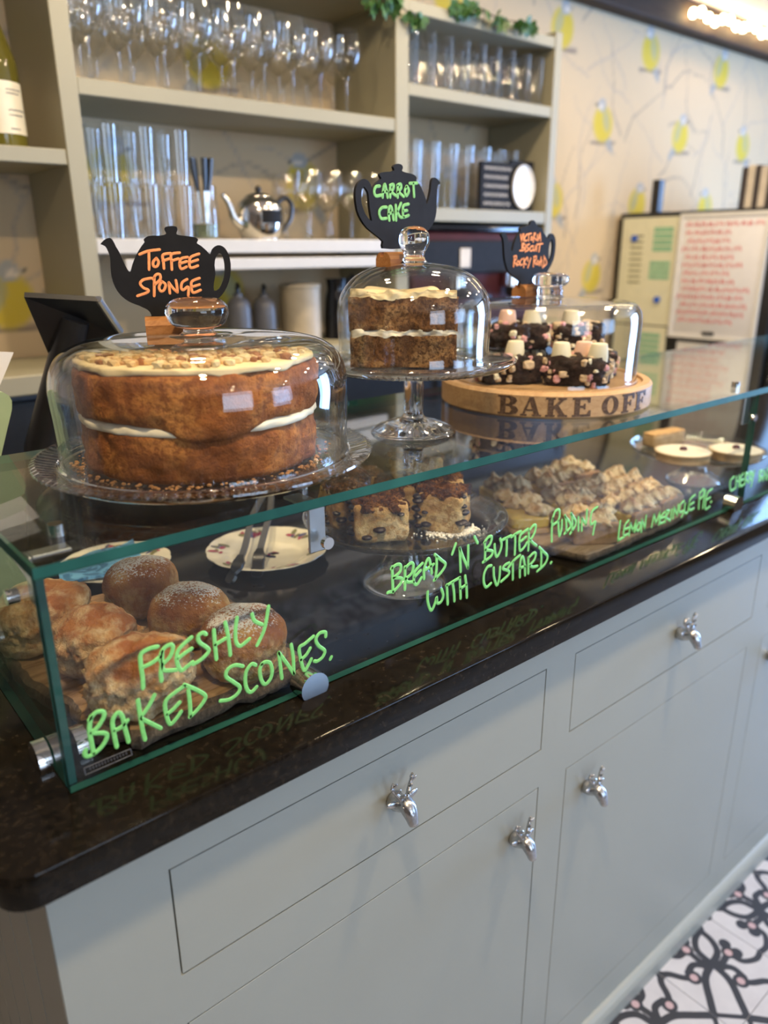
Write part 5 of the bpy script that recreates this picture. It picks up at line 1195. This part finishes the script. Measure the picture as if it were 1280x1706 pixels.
# silver teapot
P = py(432, 350, 1.06); tx, ty, tz = float(P[0]), 1.06, 1.3345
t = thing('silver_teapot', 'silver teapot with black handle and a small dark plaque on the white shelf', 'teapot', (tx, ty, tz))
V, F = lathe(smooth_prof([(0, .0), (.040, 0), (.043, .003), (.051, .025), (.053, .050), (.048, .074), (.034, .086), (.030, .088)], 4), 36); part(t, 'body', V, F, 'silver_plate', world=False, auto=70)
l = part(t, 'lid', *lathe(smooth_prof([(.031, .087), (.028, .092), (.012, .098), (.003, .099), (0, .099)], 3), 30), 'silver_plate', world=False); part(l, 'finial', *lump((.007, .007, .008), 2, sub=3, amp=0), 'black_plastic', world=False).location = (0, 0, .105)
part(t, 'spout', *tube(catmull([(-.046, 0, .030), (-.064, 0, .044), (-.074, 0, .070), (-.090, 0, .092)], 5), [.013-.0085*k/15 for k in range(16)], 14), 'silver_plate', world=False)
part(t, 'handle', *tube(catmull([(.046, 0, .078), (.070, 0, .090), (.086, 0, .075), (.080, 0, .042), (.052, 0, .014)], 5), [.0055]*21, 10), 'black_plastic', world=False)
q = [(-.052*math.sin(a)*1.02-.0, -.0535*math.cos(a), z) for z in (.034, .060) for a in np.linspace(-.55, .45, 9)]
part(t, 'plaque', q, [(k, k+1, 9+k+1, 9+k) for k in range(8)], 'black_board', world=False, label='small dark plaque')
# wine bottle on the left shelf
P = py(6, 225, 1.07); bxx = float(P[0])
t = thing('wine_bottle', 'amber green wine bottle with cream label on the left shelf', 'bottle', (bxx, 1.07, 1.4853))
part(t, 'glass_body', *lathe(smooth_prof([(0, .0), (.036, 0), (.0385, .004), (.0385, .12), (.036, .145), (.024, .185), (.0155, .215), (.0140, .26), (.0150, .285), (.0150, .295), (0, .296)], 4), 40), 'amber_bottle', world=False, auto=70)
part(t, 'label', *lathe([(.0388, .022), (.0390, .022), (.0390, .105), (.0388, .105)], 40, closed=True), 'bottle_label', world=False, label='cream paper label')
mb = MB()
for z, w in ((.092, .35), (.086, .28), (.060, .4), (.052, .32), (.030, .2)):
    P_ = [(.0392*math.sin(a), -.0392*math.cos(a), z+.0012*math.sin(a*60)) for a in np.linspace(.1, .1+w*2.2, 14)]; mb.add(*tube(P_, .0007, 5))
part(t, 'label_print', mb.v, mb.f, 'grey_plastic', world=False)
part(t, 'foil', *lathe([(.0153, .235), (.0155, .296), (0, .297)], 24), 'black_gloss', world=False)
# framed chalk note and oval plate on the right shelf
a0, a1 = py(797, 345, 1.045), py(848, 345, 1.045); z0 = 1.4125
t = thing('chalk_board', 'small dark board with white handwriting on the right shelf', 'board', (float((a0[0]+a1[0])/2), 1.045, z0))
w = float(a1[0]-a0[0])/2; hgt = .125
part(t, 'board', *bx(-w, w, -.006, .006, .0, hgt), 'black_board', world=False, auto=30)
mb = MB(); r = random.Random(5)
for i in range(5):
    z = hgt*(.86-.18*i); x = -w*.75
    while x < w*.7:
        L = r.uniform(.008, .016); mb.add(*stroke([(x, -.0062, z), (x+L*.3, -.0062, z+.006), (x+L*.6, -.0062, z-.003), (x+L, -.0062, z+.004)], (0, -1, 0), .0012)); x += L+.004
part(t, 'handwriting', mb.v, mb.f, 'white_chalk', world=False, smooth=False)
P = py(868, 345, 1.045)
t = thing('oval_plaque', 'white oval plate mounted on a black panel on the right shelf', 'plaque', (float(P[0])-.006, 1.045, z0))
part(t, 'panel', *bx(-.050, .050, -.005, .006, 0, .135), 'black_board', world=False, auto=30)
V, F = lathe(smooth_prof([(0, .008), (.040, .007), (.046, .010), (.048, .009), (.044, .003), (0, .001)], 3), 40); V = [(p[0]*.96, -p[2]-.005, p[1]*1.20+.066) for p in V]
part(t, 'oval_plate', V, F, 'china_white', world=False, auto=60)
# things on the back worktop
for k, (xx, yy, h, lab) in enumerate(((398, 520, .135, 'dark grey pump bottle on the back worktop, left one'), (441, 525, .130, 'dark grey pump bottle on the back worktop, beside the beige canister'))):
    P = py(xx, yy, 1.10); t = thing('pump_bottle', lab, 'bottle', (float(P[0]), 1.10, 1.0988))
    part(t, 'bottle', *lathe(smooth_prof([(0, 0), (.026, 0), (.028, .004), (.028, h*.62), (.020, h*.78), (.011, h*.82), (.011, h*.88)], 3), 28), 'grey_plastic', world=False, auto=60); part(t, 'pump', *tube([(0, 0, h*.86), (0, 0, h), (-.006, -.012, h+.004), (-.010, -.022, h)], .005, 10), 'black_plastic', world=False)
P = py(502, 530, 1.09)
t = thing('canister', 'beige straight-sided canister on the back worktop', 'canister', (float(P[0]), 1.09, 1.0988))
part(t, 'body', *lathe(smooth_prof([(0, 0), (.046, 0), (.048, .004), (.048, .122), (.046, .125)], 2), 36), 'beige_ceramic', world=False, auto=60); part(t, 'lid', *lathe(smooth_prof([(.049, .125), (.049, .134), (.02, .139), (0, .139)], 2), 36), 'beige_ceramic', world=False, auto=60)
P = py(562, 530, 1.08)
t = thing('black_jug', 'tall black jug with slanting handle on the back worktop', 'jug', (float(P[0]), 1.08, 1.0988))
part(t, 'body', *lathe(smooth_prof([(0, 0), (.032, 0), (.034, .004), (.030, .09), (.024, .12), (.027, .145)], 3), 30), 'black_gloss', world=False, auto=60); part(t, 'handle', *tube(catmull([(.024, -.004, .125), (.048, -.008, .150), (.046, -.008, .08), (.030, -.004, .04)], 5), .005, 8), 'black_plastic', world=False)
t = thing('coffee_machine', 'dark maroon and black coffee machine on the back worktop under the right shelves', 'coffee machine', (1.63, 1.09, 1.0988))
part(t, 'body', *bbox_bev(-.25, .245, -.08, .12, .012, .258, .012, 3), 'maroon', world=False, auto=40); part(t, 'top_tray', *bbox_bev(-.255, .25, -.085, .125, .2585, .272, .004, 2), 'black_gloss', world=False, auto=40)
part(t, 'front_panel', *bbox_bev(-.235, .23, -.0865, -.081, .15, .235, .003, 1), 'black_board', world=False, auto=40); part(t, 'badge', *bbox_bev(-.085, -.045, -.0895, -.087, .165, .215, .001, 1), 'book_cream', world=False, auto=40)
for k in range(2):
    gh = part(t, 'group_head', *tube([(-.11+.22*k, -.10, .150), (-.11+.22*k, -.10, .112)], .026, 20), 'chrome', world=False, auto=40); part(gh, 'portafilter', *tube([(-.11+.22*k, -.10, .105), (-.11+.22*k, -.16, .098), (-.11+.22*k, -.22, .09)], [.022, .010, .012], 12), 'black_plastic', world=False)
for x in (-.22, .21):
    for y in (-.06, .10): part(t, 'foot', *lathe([(0, 0), (.015, 0), (.015, .013), (0, .013)], 16, x, y), 'black_plastic', world=False)
# ivy
def leaf_me():
    P = [(0, 0), (.012, -.004), (.020, .004), (.014, .012), (.018, .022), (.008, .020), (0, .034), (-.008, .020), (-.018, .022), (-.014, .012), (-.020, .004), (-.012, -.004)]
    V, F = extrude_poly([(p[0], p[1]) for p in P], [], lambda a, b: np.array([a, -.25*abs(a)+.05*b, b-.004]), (0, -1, 0), .0006); return mesh_of('leaf', V, F, 'ivy_leaf', None, False)
LEAF = leaf_me()
def ivy(pts, label, seed, n):
    r = random.Random(seed); t = thing('ivy_trail', label, 'plant', pts[0], 'trailing ivy'); c = catmull([np.array(p) for p in pts], 8); o = np.array(pts[0])
    part(t, 'stem', *tube(c, .0016, 6), 'stem_brown')
    for k in range(n):
        p = c[r.randrange(len(c))]-o; l = link('leaf', LEAF, t, tuple(p+np.array([r.uniform(-.012, .012), r.uniform(-.014, .004), r.uniform(-.012, .01)])), (r.uniform(-.8, .5), r.uniform(-.6, .6)+math.pi, r.uniform(-.9, .9))); s = r.uniform(.7, 1.15); l.scale = (s, s, s)
a, b_ = py(612, 5, .99), py(700, 42, .99)
ivy([(a[0]-.05, .992, a[2]+.06), tuple(py(625, 8, .985)), tuple(py(655, 2, .982)), tuple(py(690, 30, .985)), tuple(py(704, 42, .99))], 'short ivy trail hanging at the top of the middle upright', 3, 16)
ivy([(1.50, .995, 1.872), tuple(py(775, 8, .985)), tuple(py(800, 14, .985)), tuple(py(830, 30, .982)), tuple(py(870, 38, .985)), (1.80, 1.0, 1.866)], 'ivy trail lying along the top right shelf edge', 8, 26)
# ================================================================== RIGHT: tall black cabinet with boards
FX = 2.60
t = thing('black_fridge', 'tall black cabinet behind the counter with boards fixed to its side', 'fridge', (2.92, .92, 0))
part(t, 'body', *bbox_bev(FX, 3.24, .63, 1.222, .012, 1.432, .006, 2), 'black_plastic', auto=40); part(t, 'door', *bbox_bev(FX+.02, 3.22, .602, .628, .06, 1.425, .006, 2), 'black_gloss', auto=40)
for x in (FX+.05, 3.19):
    for y in (.68, 1.17): part(t, 'foot', *lathe([(0, 0), (.02, 0), (.02, .012), (0, .012)], 16, x, y), 'black_plastic')
t = thing('whiteboard', 'white framed whiteboard covered in red handwriting on the black cabinet', 'whiteboard', (FX-.01, .82, 1.016))
part(t, 'surface', *bbox_bev(FX-.010, FX-.002, .672, .966, 1.018, 1.414, .004, 2), 'whiteboard_face', auto=40)
f = MB()
for y0, y1, z0, z1 in ((.664, .676, 1.010, 1.422), (.962, .974, 1.010, 1.422), (.676, .962, 1.010, 1.022), (.676, .962, 1.410, 1.422)): f.add(*box(FX-.014, FX-.0005, y0, y1, z0, z1))
part(t, 'frame', f.v, f.f, 'white_paint', smooth=False); part(t, 'pen_clip', *bx(FX-.018, FX-.0145, .80, .845, 1.026, 1.036), 'black_plastic', auto=30)
def scribble(parent, Y0, Y1, Z0, Z1, n, x, mat, seed, wid=.0022):
    r = random.Random(seed); mb = MB()
    for i in range(n):
        z = Z1-(Z1-Z0)*(i+.5)/n; y = Y1-r.uniform(0, .02); end = Y0+r.uniform(0, (Y1-Y0)*.45)
        while y > end:
            L = r.uniform(.012, .030); hh = (Z1-Z0)/n*.32
            mb.add(*stroke([(x, y-L*q/6, z+hh*(1 if q % 2 else -1)*r.uniform(.5, 1)) for q in range(7)], (-1, 0, 0), wid, .0004)); y -= L+r.uniform(.006, .012)
    return part(parent, 'handwriting', mb.v, mb.f, mat, smooth=False)
scribble(t, .69, .955, 1.06, 1.40, 13, FX-.0103, 'red_pen', 4)
t = thing('notice_sheet', 'cream notice sheet with green tables and blue magnets, left of the whiteboard', 'notice', (FX-.004, 1.1, .99))
part(t, 'sheet', *bx(FX-.003, FX-.0008, .982, 1.205, 1.045, 1.415, b=.0004), 'cream_paper', smooth=False)
for y0, y1, z0, z1 in ((1.00, 1.075, 1.30, 1.385), (1.00, 1.08, 1.205, 1.27)):
    for i in range(4): part(t, 'green_table', *box(FX-.0038, FX-.0031, y0, y1, z0+(z1-z0)*i/4, z0+(z1-z0)*(i+.82)/4), 'green_print', smooth=False)
mb = MB()
for i in range(9): mb.add(*box(FX-.0038, FX-.0031, 1.115, 1.165, 1.19+.02*i, 1.196+.02*i))
part(t, 'text_lines', mb.v, mb.f, 'leaf_print', smooth=False)
for y, z in ((1.150, 1.345), (1.035, 1.135)): part(t, 'magnet', *tube([(FX-.0031, y, z), (FX-.012, y, z)], .0115, 18), 'blue_magnet', auto=40)
t = thing('notice_sheet', 'lower cream notice sheet with pale green blocks, under the magnet sheet', 'notice', (FX-.004, 1.1, .70)); part(t, 'sheet', *bx(FX-.003, FX-.0008, .985, 1.205, .70, 1.040, b=.0004), 'cream_paper', smooth=False)
for i in range(6): part(t, 'green_table', *box(FX-.0038, FX-.0031, 1.01, 1.09, .90+.02*i, .915+.02*i), 'green_print', smooth=False)
t = thing('paper_sheet', 'white sheet with faint red writing fixed below the whiteboard', 'paper', (FX-.004, .81, .72)); part(t, 'sheet', *bx(FX-.003, FX-.0008, .680, .940, .72, .995, b=.0004), 'paper', smooth=False); scribble(t, .70, .93, .84, .97, 5, FX-.0032, 'rose_print', 9, .0016)
ty_ = .80
for k, (w, h, mt, lab) in enumerate(((.020, .125, 'book_dark', 'dark narrow binder on the black cabinet, nearest the wall'), (.024, .130, 'book_cream', 'cream binder second from the wall on the black cabinet'), (.018, .128, 'book_dark', 'dark binder in the middle of the row on the black cabinet'), (.024, .122, 'book_cream', 'cream binder between two dark ones on the black cabinet'), (.020, .132, 'book_dark', 'dark binder beside the lilac one on the black cabinet'), (.050, .135, 'book_lilac', 'lilac binder at the right end of the row'))):
    o = single('binder', *bx(FX+.03, FX+.20, ty_-w, ty_-.001, 1.4323, 1.4323+h), mt, lab, 'binder', 'binders on the black cabinet', auto=30); ty_ -= w
single('black_holder', *bx(FX+.02, FX+.05, 1.085, 1.115, 1.4323, 1.54), 'black_plastic', 'slim black upright box standing on the black cabinet above the notices', 'holder', auto=30)
# ================================================================== LEFT: till tablet and cards behind the counter
tt_ = [py(40, 495, .53), py(163, 502, .50), py(200, 556, .535), py(86, 602, .565)]
c = sum(tt_)/4; t = thing('tablet_till', 'black tablet till on a stand seen from behind, at the counter left end', 'tablet', (float(c[0]), .56, ZT+.0003))
e1, e2 = tt_[1]-tt_[0], tt_[3]-tt_[0]; n_ = np.cross(e1, e2); n_ /= np.linalg.norm(n_)
if np.dot(n_, CAM-c) < 0: n_ = -n_
V = [p for p in tt_]+[p-n_*.012 for p in tt_]; F = [(0, 1, 2, 3), (7, 6, 5, 4), (0, 4, 5, 1), (1, 5, 6, 2), (2, 6, 7, 3), (3, 7, 4, 0)]
part(t, 'screen_back', V, F, 'black_plastic', smooth=False)
part(t, 'edge_strip', *tube([tt_[1]-n_*.005, tt_[2]-n_*.005], .0055, 10), 'brushed_steel', label='silver edge')
part(t, 'neck', *tube([tuple(c-n_*.012), (.30, .590, 1.05), (.285, .592, ZT+.012)], [.020, .022, .024], 14), 'black_plastic'); part(t, 'base', *bbox_bev(.235, .335, .568, .616, ZT+.0003, ZT+.016, .004, 2), 'black_plastic', auto=40)
def leaning(name, pts, Y, th, mat, label, cat):
    P = [tuple(py(*p, Y)) for p in pts[:-2]]; a, b_ = pts[-2], pts[-1]
    q0, q1 = py(*a, Y), py(*b_, Y); last = np.array(P[-1]); first = np.array(P[0])
    def drop(p, q): d = q-p; k = (ZT+.0004-p[2])/d[2]; return p+d*k
    L = [np.array(p) for p in P]+[drop(last, q0), drop(first, q1)]
    L2 = [(p[0], p[2]) for p in L]; V, F = extrude_poly(L2, [], lambda u, v: np.array([u, Y, v]), (0, -1, 0), th)
    single(name, V, F, mat, label, cat, auto=40)
leaning('menu_panel', [(-150, 640), (-10, 652), (6, 654), (15, 659), (20, 668), (20, 682), (3, 755), (-170, 740)], .470, .012, 'sage_plastic', 'pale green upright panel at the far left behind the counter', 'panel')
leaning('paper_card', [(-120, 580), (23, 587), (0, 642), (-140, 640)], .500, .0012, 'paper', 'white paper card standing behind the pale green panel', 'card')
